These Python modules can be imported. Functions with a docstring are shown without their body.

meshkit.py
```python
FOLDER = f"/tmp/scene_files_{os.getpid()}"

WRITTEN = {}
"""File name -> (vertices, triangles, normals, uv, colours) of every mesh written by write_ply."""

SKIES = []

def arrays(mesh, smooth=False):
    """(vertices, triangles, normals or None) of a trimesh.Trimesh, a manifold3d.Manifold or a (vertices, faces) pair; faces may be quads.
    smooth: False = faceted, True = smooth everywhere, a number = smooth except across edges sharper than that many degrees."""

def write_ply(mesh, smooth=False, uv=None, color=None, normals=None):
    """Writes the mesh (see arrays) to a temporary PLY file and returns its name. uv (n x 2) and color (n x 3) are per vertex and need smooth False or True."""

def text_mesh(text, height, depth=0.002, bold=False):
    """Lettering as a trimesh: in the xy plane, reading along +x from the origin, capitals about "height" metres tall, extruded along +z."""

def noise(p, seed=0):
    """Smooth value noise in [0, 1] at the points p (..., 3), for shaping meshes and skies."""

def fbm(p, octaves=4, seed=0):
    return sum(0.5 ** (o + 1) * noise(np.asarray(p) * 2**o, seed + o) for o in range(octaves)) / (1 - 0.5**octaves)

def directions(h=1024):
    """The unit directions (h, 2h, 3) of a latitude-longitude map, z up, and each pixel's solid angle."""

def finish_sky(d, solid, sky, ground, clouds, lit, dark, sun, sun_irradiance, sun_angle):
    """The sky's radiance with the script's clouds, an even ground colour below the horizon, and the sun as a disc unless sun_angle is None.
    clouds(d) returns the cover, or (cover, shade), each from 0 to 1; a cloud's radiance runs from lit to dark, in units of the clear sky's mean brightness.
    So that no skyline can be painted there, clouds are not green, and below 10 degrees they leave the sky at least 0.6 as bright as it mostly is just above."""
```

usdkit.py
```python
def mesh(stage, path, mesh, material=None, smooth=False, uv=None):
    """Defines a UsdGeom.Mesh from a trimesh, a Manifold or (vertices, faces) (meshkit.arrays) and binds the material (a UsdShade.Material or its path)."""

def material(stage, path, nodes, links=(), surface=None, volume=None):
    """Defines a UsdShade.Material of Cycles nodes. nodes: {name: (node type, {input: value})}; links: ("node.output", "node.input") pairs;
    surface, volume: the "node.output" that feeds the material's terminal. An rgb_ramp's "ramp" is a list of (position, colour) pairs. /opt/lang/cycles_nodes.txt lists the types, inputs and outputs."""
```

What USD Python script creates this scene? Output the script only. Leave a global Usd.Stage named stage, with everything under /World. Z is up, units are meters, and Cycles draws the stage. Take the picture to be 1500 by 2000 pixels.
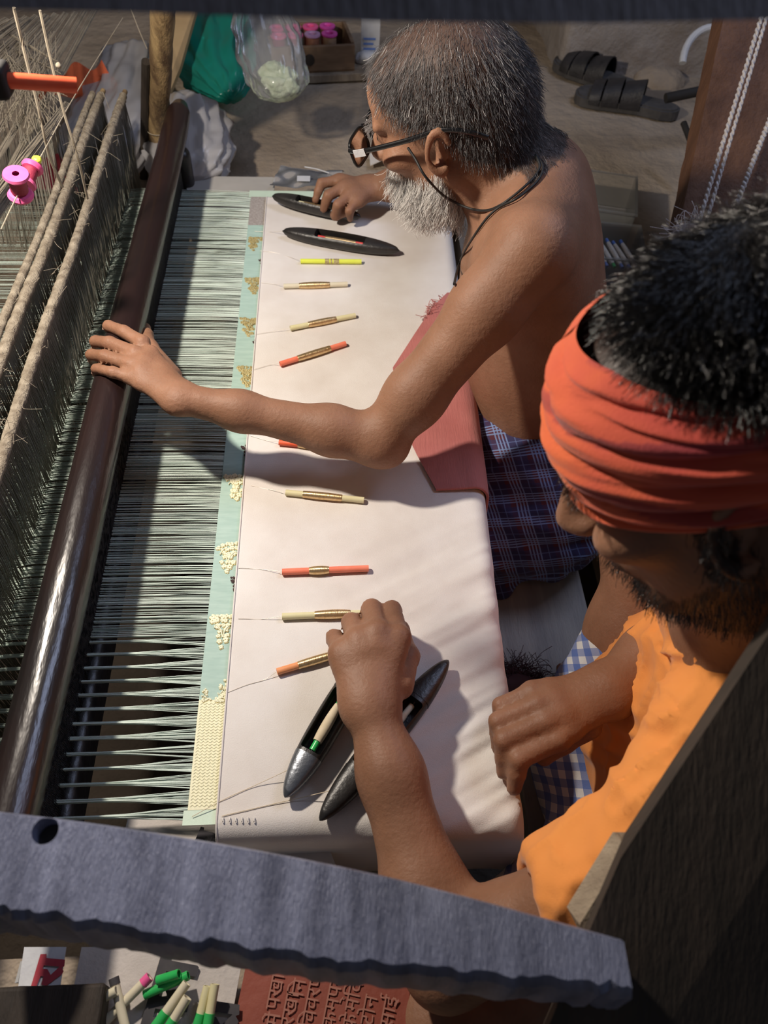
import math, random
import numpy as np, trimesh, manifold3d, usdkit, meshkit
import shapely.geometry as sg
from scipy import sparse
from pxr import Usd, UsdGeom, UsdLux, UsdShade, Gf, Sdf, Vt

stage = Usd.Stage.CreateInMemory()
UsdGeom.SetStageUpAxis(stage, UsdGeom.Tokens.z)
UsdGeom.SetStageMetersPerUnit(stage, 1.0)
UsdGeom.Xform.Define(stage, '/World')
UsdGeom.Scope.Define(stage, '/World/Looks')
random.seed(7)
RNG = np.random.default_rng(7)

# ---------------------------------------------------------------- camera (z = 0 is the woven cloth, +x towards the weavers, +y away)
pit, yaw, rol = 0.905443, 0.0993654, 0.0644625
_f = np.array([math.sin(yaw) * math.cos(pit), math.cos(yaw) * math.cos(pit), -math.sin(pit)])
_r = np.array([math.cos(yaw), -math.sin(yaw), 0.0]); _u = np.cross(_r, _f)
CR = math.cos(rol) * _r + math.sin(rol) * _u
CU = -math.sin(rol) * _r + math.cos(rol) * _u
CF, CE, FPX = _f, np.array([0.1565, -0.2512, 0.8315]), 1530.0
cam = UsdGeom.Camera.Define(stage, '/World/Camera')
cam.CreateHorizontalApertureAttr(36.0); cam.CreateVerticalApertureAttr(48.0)
cam.CreateFocalLengthAttr(FPX * 36 / 1500)
cam.CreateClippingRangeAttr(Gf.Vec2f(0.01, 100))
cam.CreateFStopAttr(9.0); cam.CreateFocusDistanceAttr(0.95)
cam.CreateExposureAttr(0.0)
cam.AddTransformOp().Set(Gf.Matrix4d(*CR, 0, *CU, 0, *(-CF), 0, *CE, 1))

# ---------------------------------------------------------------- light: one bulb hanging over the loom, cool daylight from behind the camera, dim surround
def look_at(pos, target):
    b = np.array(pos, float) - np.array(target, float); b /= np.linalg.norm(b)
    r = np.cross([0, 0, 1.0], b); r /= np.linalg.norm(r); u = np.cross(b, r)
    return Gf.Matrix4d(*r, 0, *u, 0, *b, 0, *map(float, pos), 1)
BULB = (-0.34, 0.54, 0.82)
key = UsdLux.SphereLight.Define(stage, '/World/bulb_light')
key.CreateRadiusAttr(0.028); key.CreateIntensityAttr(1480.0); key.CreateColorAttr(Gf.Vec3f(1.0, 0.89, 0.765))
key.AddTranslateOp().Set(Gf.Vec3d(*BULB))
sky = UsdLux.RectLight.Define(stage, '/World/daylight')
sky.CreateWidthAttr(0.9); sky.CreateHeightAttr(0.7); sky.CreateIntensityAttr(8.0); sky.CreateColorAttr(Gf.Vec3f(0.60, 0.70, 1.0))
sky.AddTransformOp().Set(look_at((1.5, 1.1, 2.0), (0.2, 0.15, 0.1)))
dome = UsdLux.DomeLight.Define(stage, '/World/ambient')
dome.CreateIntensityAttr(0.024); dome.CreateColorAttr(Gf.Vec3f(0.72, 0.80, 1.0))

# ---------------------------------------------------------------- helpers
def ray(px, py): return CR * ((px - 750) / FPX) - CU * ((py - 1000) / FPX) + CF
def at(px, py, z=0.0): d = ray(px, py); return CE + d * ((z - CE[2]) / d[2])
def atd(px, py, k): return CE + ray(px, py) * k
def atx(px, py, x): d = ray(px, py); return CE + d * ((x - CE[0]) / d[0])
V = lambda *a: np.array(a, float)

_taken = {}
def numbered(parent, name):
    k = (parent, name); n = _taken.get(k, 0); _taken[k] = n + 1
    return name if n == 0 else '%s_%03d' % (name, n)
_loc = {}
def say(prim, label=None, cat=None, group=None, kind=None):
    for k, v in (('label', label), ('category', cat), ('group', group), ('kind', kind)):
        if v: prim.SetCustomDataByKey(k, v)
    return prim
def thing(name, label, cat, loc=(0, 0, 0), group=None, kind=None):
    p = '/World/' + numbered('/World', name)
    x = UsdGeom.Xform.Define(stage, p); x.AddTranslateOp().Set(Gf.Vec3d(*map(float, loc)))
    _loc[p] = np.array(loc, float)
    say(x.GetPrim(), label, cat, group, kind)
    return p
LOOK = {}
def obj(name, mesh, mat, parent=None, smooth=35, label=None, cat=None, group=None, kind=None, uv=None, tint=None):
    """one Mesh prim; mesh given in world coordinates"""
    base = parent or '/World'
    p = base + '/' + numbered(base, name)
    off = _loc.get(parent, np.zeros(3)) if parent else np.zeros(3)
    if uv is not None or tint is not None: smooth = True if smooth else False
    if hasattr(mesh, 'to_mesh'):
        mm = mesh.to_mesh(); mesh = trimesh.Trimesh(mm.vert_properties[:, :3], mm.tri_verts, process=False)
    if isinstance(mesh, tuple):
        fcs = np.asarray(mesh[1], int)
        if fcs.shape[1] == 4: fcs = np.vstack([fcs[:, [0, 1, 2]], fcs[:, [0, 2, 3]]])
        mesh = trimesh.Trimesh(np.asarray(mesh[0], float), fcs, process=False)
    m2 = trimesh.Trimesh(mesh.vertices - off, mesh.faces, process=False)
    g = usdkit.mesh(stage, p, m2, LOOK[mat], smooth=smooth, uv=uv)
    if tint is not None:
        UsdGeom.PrimvarsAPI(g).CreatePrimvar('tint', Sdf.ValueTypeNames.Color3fArray, 'vertex').Set(Vt.Vec3fArray.FromNumpy(np.asarray(tint, np.float32)))
    _loc[p] = off
    say(g.GetPrim(), label, cat, group, kind)
    return p
def curves(name, lines, width, mat, parent=None, label=None, cat=None, group=None, kind=None):
    base = parent or '/World'
    p = base + '/' + numbered(base, name)
    off = _loc.get(parent, np.zeros(3)) if parent else np.zeros(3)
    c = UsdGeom.BasisCurves.Define(stage, p)
    c.CreateTypeAttr('linear')
    c.CreateCurveVertexCountsAttr(Vt.IntArray.FromNumpy(np.array([len(l) for l in lines], np.int32)))
    pts = np.vstack([np.asarray(l, float) for l in lines]) - off
    c.CreatePointsAttr(Vt.Vec3fArray.FromNumpy(pts.astype(np.float32)))
    if np.ndim(width) == 0:
        c.CreateWidthsAttr(Vt.FloatArray([float(width)])); c.SetWidthsInterpolation('constant')
    else:
        c.CreateWidthsAttr(Vt.FloatArray.FromNumpy(np.asarray(width, np.float32))); c.SetWidthsInterpolation('vertex')
    UsdShade.MaterialBindingAPI.Apply(c.GetPrim()).Bind(LOOK[mat])
    say(c.GetPrim(), label, cat, group, kind)
    return p

def look(name, c1, c2=None, scale=8.0, rough=0.6, bump=0.0, bscale=80.0, metal=0.0, stretch=(1, 1, 1), detail=5, lo=0.35, hi=0.65, tint=False, bstretch=None, **pb):
    """procedural principled material: noise between two colours, fine bump"""
    c2 = c2 or c1
    n = {'tc': ('texture_coordinate', {}), 'mp': ('mapping', {'scale': stretch}), 'nz': ('noise_texture', {'scale': scale, 'detail': float(detail), 'roughness': 0.6}),
         'rp': ('rgb_ramp', {'ramp': [(lo, c1), (hi, c2)]}), 'p': ('principled_bsdf', dict(roughness=rough, metallic=metal, **pb))}
    l = [('tc.object', 'mp.vector'), ('mp.vector', 'nz.vector'), ('nz.fac', 'rp.fac')]
    col = 'rp.color'
    if tint:
        n['at'] = ('attribute', {'attribute': 'tint'}); n['mx'] = ('mix_color', {'blend_type': 'multiply', 'fac': 1.0})
        l += [('rp.color', 'mx.a'), ('at.color', 'mx.b')]; col = 'mx.result'
    l.append((col, 'p.base_color'))
    if bump:
        n['mb'] = ('mapping', {'scale': bstretch or stretch}); n['nb'] = ('noise_texture', {'scale': bscale, 'detail': 4.0, 'roughness': 0.6})
        n['bp'] = ('bump', {'strength': 1.0, 'distance': bump})
        l += [('tc.object', 'mb.vector'), ('mb.vector', 'nb.vector'), ('nb.fac', 'bp.height'), ('bp.normal', 'p.normal')]
    LOOK[name] = usdkit.material(stage, '/World/Looks/' + name, n, l, surface='p.BSDF')

def look_stripes(name, base, layers, rough=0.8, bump=0.0003, bscale=900.0):
    """checked cloth from uv: layers = (axis, period, duty, phase, colour, opacity)"""
    n = {'uv': ('attribute', {'attribute': 'st'}), 'sx': ('separate_xyz', {}), 'c0': ('color', {'value': base}), 'p': ('principled_bsdf', {'roughness': rough, 'sheen_weight': 0.1}),
         'tc': ('texture_coordinate', {}), 'nb': ('noise_texture', {'scale': bscale, 'detail': 2.0}), 'bp': ('bump', {'distance': bump})}
    l = [('uv.vector', 'sx.vector'), ('tc.object', 'nb.vector'), ('nb.fac', 'bp.height'), ('bp.normal', 'p.normal')]
    last = 'c0.color'
    for i, (ax, per, duty, ph, col, op) in enumerate(layers):
        n['m%d' % i] = ('math', {'math_type': 'multiply_add', 'value2': 1.0 / per, 'value3': ph})
        n['f%d' % i] = ('math', {'math_type': 'fraction'})
        n['l%d' % i] = ('math', {'math_type': 'less_than', 'value2': duty})
        n['o%d' % i] = ('math', {'math_type': 'multiply', 'value2': op})
        n['x%d' % i] = ('mix_color', {'blend_type': 'mix', 'b': col})
        l += [('sx.' + ax, 'm%d.value1' % i), ('m%d.value' % i, 'f%d.value1' % i), ('f%d.value' % i, 'l%d.value1' % i), ('l%d.value' % i, 'o%d.value1' % i),
              ('o%d.value' % i, 'x%d.fac' % i), (last, 'x%d.a' % i)]
        last = 'x%d.result' % i
    l.append((last, 'p.base_color'))
    LOOK[name] = usdkit.material(stage, '/World/Looks/' + name, n, l, surface='p.BSDF')

def look_film(name, col, opac, rough=0.25, trans=(1, 1, 1)):
    """thin plastic film: part see-through, part milky, glossy"""
    n = {'t': ('transparent_bsdf', {'color': trans}), 'd': ('diffuse_bsdf', {'color': col}), 'tl': ('translucent_bsdf', {'color': col}), 'dm': ('mix_closure', {'fac': 0.4}),
         'm': ('mix_closure', {'fac': opac}), 'g': ('glossy_bsdf', {'roughness': rough}), 'fr': ('fresnel', {'IOR': 1.45}), 'o': ('mix_closure', {})}
    l = [('d.BSDF', 'dm.closure1'), ('tl.BSDF', 'dm.closure2'), ('t.BSDF', 'm.closure1'), ('dm.closure', 'm.closure2'), ('m.closure', 'o.closure1'), ('g.BSDF', 'o.closure2'), ('fr.fac', 'o.fac')]
    LOOK[name] = usdkit.material(stage, '/World/Looks/' + name, n, l, surface='o.closure')

# --- mesh builders
def box(x0, x1, y0, y1, z0, z1, r=0.0):
    if r <= 0:
        return manifold3d.Manifold.cube((x1 - x0, y1 - y0, z1 - z0)).translate((x0, y0, z0))
    s = manifold3d.Manifold.sphere(r, 12)
    return manifold3d.Manifold.batch_hull([s.translate((x, y, z)) for x in (x0 + r, x1 - r) for y in (y0 + r, y1 - r) for z in (z0 + r, z1 - r)])
def tm(m):
    if hasattr(m, 'to_mesh'):
        k = m.to_mesh(); return trimesh.Trimesh(k.vert_properties[:, :3], k.tri_verts, process=False)
    return m
def cat_(*ms): return trimesh.util.concatenate([tm(m) for m in ms])
def frame(t, up=(0, 0, 1)):
    t = np.asarray(t, float); t = t / np.linalg.norm(t); up = np.asarray(up, float)
    if abs(t @ up) > 0.98: up = V(1, 0, 0) if abs(t[0]) < 0.9 else V(0, 1, 0)
    b = np.cross(t, up); b /= np.linalg.norm(b); return t, b, np.cross(b, t)
def tube(pts, rad, n=12, cap=True, up=(0, 0, 1), flat=1.0):
    """swept round bar through pts, rad a number or one per point; flat squashes it along up"""
    pts = np.asarray(pts, float); rad = np.broadcast_to(np.asarray(rad, float), (len(pts),))
    a = np.linspace(0, 2 * np.pi, n, endpoint=False); rows = []
    for i, p in enumerate(pts):
        t = pts[min(i + 1, len(pts) - 1)] - pts[max(i - 1, 0)]
        _, b, u = frame(t, up)
        rows.append(p + rad[i] * (np.cos(a)[:, None] * b + flat * np.sin(a)[:, None] * u))
    v = np.vstack(rows); f = []
    for i in range(len(pts) - 1):
        for j in range(n):
            k = (j + 1) % n; f += [[i * n + j, i * n + k, (i + 1) * n + k], [i * n + j, (i + 1) * n + k, (i + 1) * n + j]]
    if cap:
        v = np.vstack([v, pts[0], pts[-1]]); c0, c1 = len(v) - 2, len(v) - 1
        for j in range(n):
            k = (j + 1) % n; f += [[c0, k, j], [c1, (len(pts) - 1) * n + j, (len(pts) - 1) * n + k]]
    m = trimesh.Trimesh(v, f, process=False); m.fix_normals(); return m
def lathe_on(a, b, prof, n=16):
    """revolve prof [(t along a..b in metres, radius)] round the axis a->b"""
    a = np.asarray(a, float); t, bb, u = frame(np.asarray(b, float) - a)
    an = np.linspace(0, 2 * np.pi, n, endpoint=False)
    v = np.vstack([a + t * s + r * (np.cos(an)[:, None] * bb + np.sin(an)[:, None] * u) for s, r in prof]); f = []
    for i in range(len(prof) - 1):
        for j in range(n):
            k = (j + 1) % n; f += [[i * n + j, i * n + k, (i + 1) * n + k], [i * n + j, (i + 1) * n + k, (i + 1) * n + j]]
    m = trimesh.Trimesh(v, f, process=False); m.fix_normals(); return m
def grid(nx, ny, fn):
    """sheet from fn(u, v) -> (.., 3) with u, v in 0..1; returns mesh and uv"""
    u, v = np.meshgrid(np.linspace(0, 1, nx), np.linspace(0, 1, ny), indexing='ij')
    p = fn(u, v).reshape(-1, 3); i = np.arange(nx * ny).reshape(nx, ny)
    q = np.stack([i[:-1, :-1], i[1:, :-1], i[1:, 1:], i[:-1, 1:]], -1).reshape(-1, 4)
    return trimesh.Trimesh(p, np.vstack([q[:, [0, 1, 2]], q[:, [0, 2, 3]]]), process=False), np.stack([u.ravel(), v.ravel()], 1)
def thicken(m, t):
    """closed sheet: the surface and its copy t below, joined round the border"""
    n = m.vertex_normals; v = np.vstack([m.vertices, m.vertices - n * t]); k = len(m.vertices)
    e = m.edges_sorted; uq, c = np.unique(e, axis=0, return_counts=True); bd = {tuple(x) for x in uq[c == 1]}
    rim = [(a, b) for a, b in m.edges if tuple(sorted((a, b))) in bd]
    f = [m.faces, m.faces[:, ::-1] + k] + [np.array([[b, a, a + k], [b, a + k, b + k]]) for a, b in rim]
    return trimesh.Trimesh(v, np.vstack(f), process=False)
def catmull(pts, n=6):
    p = np.asarray(pts, float); p = np.vstack([2 * p[0] - p[1], p, 2 * p[-1] - p[-2]]); out = []
    for i in range(1, len(p) - 2):
        t = np.linspace(0, 1, n, endpoint=False)[:, None]
        out.append(0.5 * (2 * p[i] + (p[i + 1] - p[i - 1]) * t + (2 * p[i - 1] - 5 * p[i] + 4 * p[i + 1] - p[i + 2]) * t ** 2 + (3 * p[i] - p[i - 1] - 3 * p[i + 1] + p[i + 2]) * t ** 3))
    return np.vstack(out + [p[-2:-1]])

# --- signed-distance modelling for bodies and soft things
class Field:
    def __init__(self, lo, hi, h):
        self.lo, self.h = np.asarray(lo, float), h
        self.n = np.ceil((np.asarray(hi, float) - self.lo) / h).astype(int) + 1
        self.f = np.full(self.n, 0.2, np.float32)
        self.ax = [(self.lo[i] + h * np.arange(self.n[i])).astype(np.float32) for i in range(3)]
    def add(self, fn, lo, hi, k=0.01, op='u'):
        m = k + 3 * self.h + 0.012
        a = np.clip(np.floor((np.asarray(lo) - m - self.lo) / self.h).astype(int), 0, self.n); b = np.clip(np.ceil((np.asarray(hi) + m - self.lo) / self.h).astype(int) + 1, 0, self.n)
        if np.any(b <= a): return
        s = tuple(slice(x, y) for x, y in zip(a, b))
        p = np.meshgrid(*[self.ax[i][s[i]] for i in range(3)], indexing='ij', sparse=True)
        d = fn(*p).astype(np.float32); g = self.f[s]
        if op == 'u':
            hh = np.maximum(k - np.abs(g - d), 0) / max(k, 1e-6); self.f[s] = np.minimum(g, d) - hh * hh * k * 0.25
        else:
            d = -d; hh = np.maximum(k - np.abs(g - d), 0) / max(k, 1e-6); self.f[s] = np.maximum(g, d) + hh * hh * k * 0.25
    def cap(self, a, b, ra, rb, k=0.01, op='u', flat=None):
        """tapering limb from a to b; flat = (direction, factor) squashes it"""
        a, b = np.asarray(a, float), np.asarray(b, float); ba = b - a; l2 = max(ba @ ba, 1e-9)
        if flat is not None: fd = np.asarray(flat[0], float); fd = fd / np.linalg.norm(fd)
        def fn(x, y, z):
            px, py, pz = x - a[0], y - a[1], z - a[2]
            t = np.clip((px * ba[0] + py * ba[1] + pz * ba[2]) / l2, 0, 1)
            qx, qy, qz = px - t * ba[0], py - t * ba[1], pz - t * ba[2]
            q2 = qx * qx + qy * qy + qz * qz
            if flat is not None:
                w = qx * fd[0] + qy * fd[1] + qz * fd[2]; q2 = q2 + w * w * (1 / flat[1] ** 2 - 1)
            return np.sqrt(q2) - (ra + (rb - ra) * t)
        R = max(ra, rb); self.add(fn, np.minimum(a, b) - R, np.maximum(a, b) + R, k, op)
    def chain(self, pts, rads, k=0.01, flat=None):
        for i in range(len(pts) - 1): self.cap(pts[i], pts[i + 1], rads[i], rads[i + 1], k, 'u', flat)
    def ell(self, c, r, axes=None, k=0.01, op='u'):
        c, r = np.asarray(c, float), np.asarray(r, float); A = np.eye(3) if axes is None else np.asarray(axes, float)
        def fn(x, y, z):
            px, py, pz = x - c[0], y - c[1], z - c[2]
            q = [(px * A[i, 0] + py * A[i, 1] + pz * A[i, 2]) / r[i] for i in range(3)]
            k0 = np.sqrt(q[0] ** 2 + q[1] ** 2 + q[2] ** 2); k1 = np.sqrt((q[0] / r[0]) ** 2 + (q[1] / r[1]) ** 2 + (q[2] / r[2]) ** 2)
            return k0 * (k0 - 1) / np.maximum(k1, 1e-6)
        e = np.sqrt(((A * r[:, None]) ** 2).sum(0)); self.add(fn, c - e, c + e, k, op)
    def plane(self, point, normal, k=0.002):
        """keep only the side the normal points away from"""
        p0, nn = np.asarray(point, float), np.asarray(normal, float); nn = nn / np.linalg.norm(nn)
        p = np.meshgrid(*self.ax, indexing='ij', sparse=True)
        d = ((p[0] - p0[0]) * nn[0] + (p[1] - p0[1]) * nn[1] + (p[2] - p0[2]) * nn[2]).astype(np.float32)
        self.f = np.maximum(self.f, d)
    def mesh(self, smooth=6):
        f = self.f; s = f < 0; n = self.n
        if True:
            f[0] = f[-1] = 0.1; f[:, 0] = f[:, -1] = 0.1; f[:, :, 0] = f[:, :, -1] = 0.1; s = f < 0
        c = np.zeros(n - 1, np.uint8)
        for i, j, k in np.ndindex(2, 2, 2): c += s[i:n[0] - 1 + i, j:n[1] - 1 + j, k:n[2] - 1 + k]
        act = np.argwhere((c > 0) & (c < 8)); idx = np.full(n - 1, -1, np.int32); idx[tuple(act.T)] = np.arange(len(act))
        vs, w = np.zeros((len(act), 3)), np.zeros(len(act))
        corner = [np.array(q) for q in np.ndindex(2, 2, 2)]
        val = {tuple(q): f[tuple((act + q).T)].astype(float) for q in corner}
        for q in corner:
            for axs in range(3):
                if q[axs] == 0:
                    q2 = q.copy(); q2[axs] = 1; a, b = val[tuple(q)], val[tuple(q2)]; cr = (a < 0) != (b < 0)
                    t = np.where(cr, a / np.where(cr, a - b, 1), 0); pt = np.tile(q.astype(float), (len(act), 1)); pt[:, axs] += t
                    vs[cr] += pt[cr]; w[cr] += 1
        vs = (act + vs / w[:, None]) * self.h + self.lo
        F = []
        for axs in range(3):
            u, v = [(1, 2), (2, 0), (0, 1)][axs]
            sl0 = [slice(1, -1)] * 3; sl0[axs] = slice(0, -1); sl1 = list(sl0); sl1[axs] = slice(1, None)
            a, b = s[tuple(sl0)], s[tuple(sl1)]
            for flip, e in ((False, a & ~b), (True, ~a & b)):
                g = np.argwhere(e) + np.array([0 if i == axs else 1 for i in range(3)])
                if not len(g): continue
                du, dv = np.eye(3, dtype=int)[u], np.eye(3, dtype=int)[v]
                q = np.stack([idx[tuple((g - du - dv).T)], idx[tuple((g - dv).T)], idx[tuple(g.T)], idx[tuple((g - du).T)]], 1)
                F.append(q[:, ::-1] if flip else q)
        q = np.vstack(F); m = trimesh.Trimesh(vs, np.vstack([q[:, [0, 1, 2]], q[:, [0, 2, 3]]]), process=False)
        e = m.edges_unique; e = np.vstack([e, e[:, ::-1]]); nv = len(vs); A = sparse.coo_matrix((np.ones(len(e)), (e[:, 0], e[:, 1])), (nv, nv)).tocsr(); A = sparse.diags(1 / np.maximum(np.asarray(A.sum(1)).ravel(), 1)) @ A
        x = np.array(m.vertices)
        for i in range(smooth * 2): x = x + (A @ x - x) * (0.5 if i % 2 == 0 else -0.52)
        m.vertices = x
        return m
GLYPHS = {
 'va': [[[4,-13,5,-4,46,-5,46,-14,40,-15,40,-48,38,-50,30,-50,29,-42,15,-42,9,-37,7,-24,14,-15],[19,-31,26,-32,29,-26,20,-25,18,-27]]],
 'man': [[[4,-13,5,-4,83,-4,84,-14,78,-16,78,-48,76,-50,67,-49,67,-31,61,-31,59,-37,53,-38,44,-28,43,-47,41,-50,33,-50,31,-34,23,-34,20,-40,14,-40,8,-35,7,-26,12,-23,12,-15],[43,-25,49,-20,67,-20,67,-15,43,-15],[23,-22,31,-23,31,-15,23,-15]]],
 'ra': [[[4,-13,5,-4,52,-4,53,-14,47,-16,47,-48,37,-50,35,-46,30,-51,26,-50,7,-29,8,-20,20,-20,20,-15],[23,-31,36,-42,36,-15,31,-15,31,-23]]],
 'mem': [[[4,-27,4,-22,31,-22,28,-12,25,-9,17,-10,16,-5,24,-4,30,-9,37,-10,35,-21,43,-22,43,-27,37,-27,37,-62,31,-62,31,-46,17,-46,16,-52,8,-49,7,-42,12,-41,12,-27],[18,-27,17,-41,31,-41,31,-27]]],
 'pakha': [[[4,-9,4,-4,109,-4,109,-9,103,-9,103,-44,98,-44,98,-9,87,-9,87,-44,81,-44,80,-42,66,-44,56,-40,43,-26,44,-19,53,-20,53,-9,35,-9,35,-44,29,-44,29,-33,18,-35,11,-31,9,-9],[51,-27,65,-39,81,-37,81,-32,71,-34,65,-31,63,-19,71,-13,79,-14,79,-19,71,-18,68,-22,69,-28,78,-29,81,-27,81,-9,59,-9,58,-22],[14,-24,17,-30,29,-27,29,-9,14,-9]]],
 'rakha': [[[4,-9,4,-4,99,-4,99,-9,93,-9,93,-44,88,-44,88,-9,77,-9,77,-44,71,-44,70,-42,56,-44,46,-40,33,-26,34,-19,43,-20,43,-9,25,-9,25,-20,15,-28,29,-41,24,-44,7,-25,8,-19,16,-21,20,-18,20,-9],[41,-27,55,-39,71,-37,71,-32,61,-34,55,-31,53,-19,61,-13,69,-14,69,-19,61,-18,58,-22,59,-28,68,-29,71,-27,71,-9,49,-9,48,-22]]],
 'ni': [[[4,-27,4,-22,8,-22,8,-10,17,-4,33,-6,49,-22,57,-22,57,-27,51,-27,51,-62,46,-62,46,-43,34,-43,34,-48,29,-50,23,-43,25,-38,46,-38,46,-27,15,-27,15,-62,10,-62,10,-27],[13,-13,15,-22,43,-21,36,-13,27,-9,15,-10]]],
 'vivaran': [[[4,-27,4,-22,8,-22,8,-10,17,-4,35,-7,50,-22,166,-22,166,-27,160,-27,160,-62,154,-62,153,-27,146,-27,146,-45,144,-50,138,-53,129,-52,125,-48,124,-27,114,-27,114,-38,104,-46,118,-59,116,-62,113,-62,96,-43,97,-37,105,-39,109,-36,109,-27,87,-27,87,-62,82,-62,82,-52,69,-55,64,-53,60,-47,62,-36,70,-32,78,-32,80,-35,66,-39,66,-48,75,-50,81,-47,82,-27,51,-27,51,-62,46,-62,46,-52,33,-55,28,-53,24,-47,26,-36,34,-32,42,-32,44,-35,30,-39,30,-48,39,-50,45,-47,46,-27,15,-27,15,-62,10,-62,10,-27],[129,-42,132,-48,140,-46,141,-27,129,-27],[13,-13,15,-22,43,-21,36,-13,27,-9,15,-10]]],
 'company': [[[4,-27,4,-22,150,-22,149,-10,155,-4,165,-5,171,-13,173,-22,180,-22,180,-27,174,-27,174,-62,169,-62,169,-27,157,-27,157,-62,152,-62,152,-43,140,-43,140,-48,135,-50,129,-43,131,-38,152,-38,152,-27,122,-27,122,-62,116,-62,116,-51,110,-53,100,-51,96,-44,96,-27,86,-27,86,-62,80,-62,80,-46,66,-46,65,-52,57,-49,56,-42,61,-41,61,-27,33,-27,33,-38,43,-36,47,-38,50,-50,47,-58,42,-58,45,-45,43,-41,37,-41,33,-45,33,-62,28,-62,28,-52,16,-55,11,-53,7,-47,10,-35,23,-32,26,-33,25,-37,14,-38,12,-45,16,-50,24,-49,28,-45,28,-27],[155,-10,156,-22,168,-22,163,-9],[102,-27,102,-46,105,-48,115,-46,116,-27],[66,-40,80,-41,80,-27,66,-27]],[[80,-69,80,-64,89,-65,99,-73,100,-77,97,-79,91,-71]]],
 'ke': [[[4,-27,4,-22,42,-22,39,-12,36,-9,28,-10,27,-7,29,-4,38,-5,43,-10,46,-21,54,-22,53,-27,33,-27,33,-38,43,-36,49,-41,50,-50,47,-58,41,-57,45,-48,42,-41,37,-41,33,-45,33,-62,28,-62,28,-52,21,-55,11,-53,7,-47,9,-36,17,-32,26,-33,25,-37,16,-37,12,-41,14,-49,22,-50,28,-45,28,-27]]],
 'mandi': [[[4,-27,4,-22,46,-22,46,-10,50,-6,55,-4,71,-6,87,-22,93,-22,93,-27,83,-27,83,-37,73,-37,67,-43,68,-50,72,-53,79,-53,80,-47,86,-47,88,-49,86,-59,89,-64,85,-65,81,-58,68,-56,62,-49,63,-38,67,-34,78,-32,78,-27,53,-27,53,-62,48,-62,48,-27,37,-27,37,-62,31,-62,31,-46,17,-46,16,-52,8,-49,7,-42,12,-41,12,-27],[53,-10,53,-22,81,-21,74,-13,65,-9],[17,-40,31,-41,31,-27,17,-27]],[[30,-14,32,-9,37,-10,37,-15]]],
 'ton': [[[4,-27,4,-22,41,-22,37,-10,28,-10,27,-5,29,-4,38,-5,42,-9,46,-22,89,-22,89,-27,83,-27,83,-62,78,-62,78,-43,66,-43,66,-48,61,-50,55,-43,57,-38,78,-38,78,-27,47,-27,47,-62,42,-62,42,-27,28,-27,28,-40,16,-41,12,-51,17,-57,34,-55,35,-59,18,-62,8,-55,7,-44,13,-37,23,-35,23,-27]]],
 'sai': [[[4,-27,4,-22,82,-22,80,-8,86,-4,96,-5,95,-10,87,-9,85,-12,86,-20,96,-22,96,-27,89,-27,89,-37,74,-37,72,-40,74,-44,84,-43,92,-48,92,-57,85,-62,90,-64,90,-67,87,-69,67,-60,69,-55,81,-58,87,-55,85,-48,73,-49,67,-42,69,-34,84,-32,84,-27,58,-27,58,-62,53,-62,53,-27,42,-27,42,-62,36,-62,36,-45,17,-44,15,-47,28,-59,23,-62,7,-44,8,-37,17,-38,17,-27],[23,-27,21,-41,35,-41,36,-27]]],
}
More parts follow.
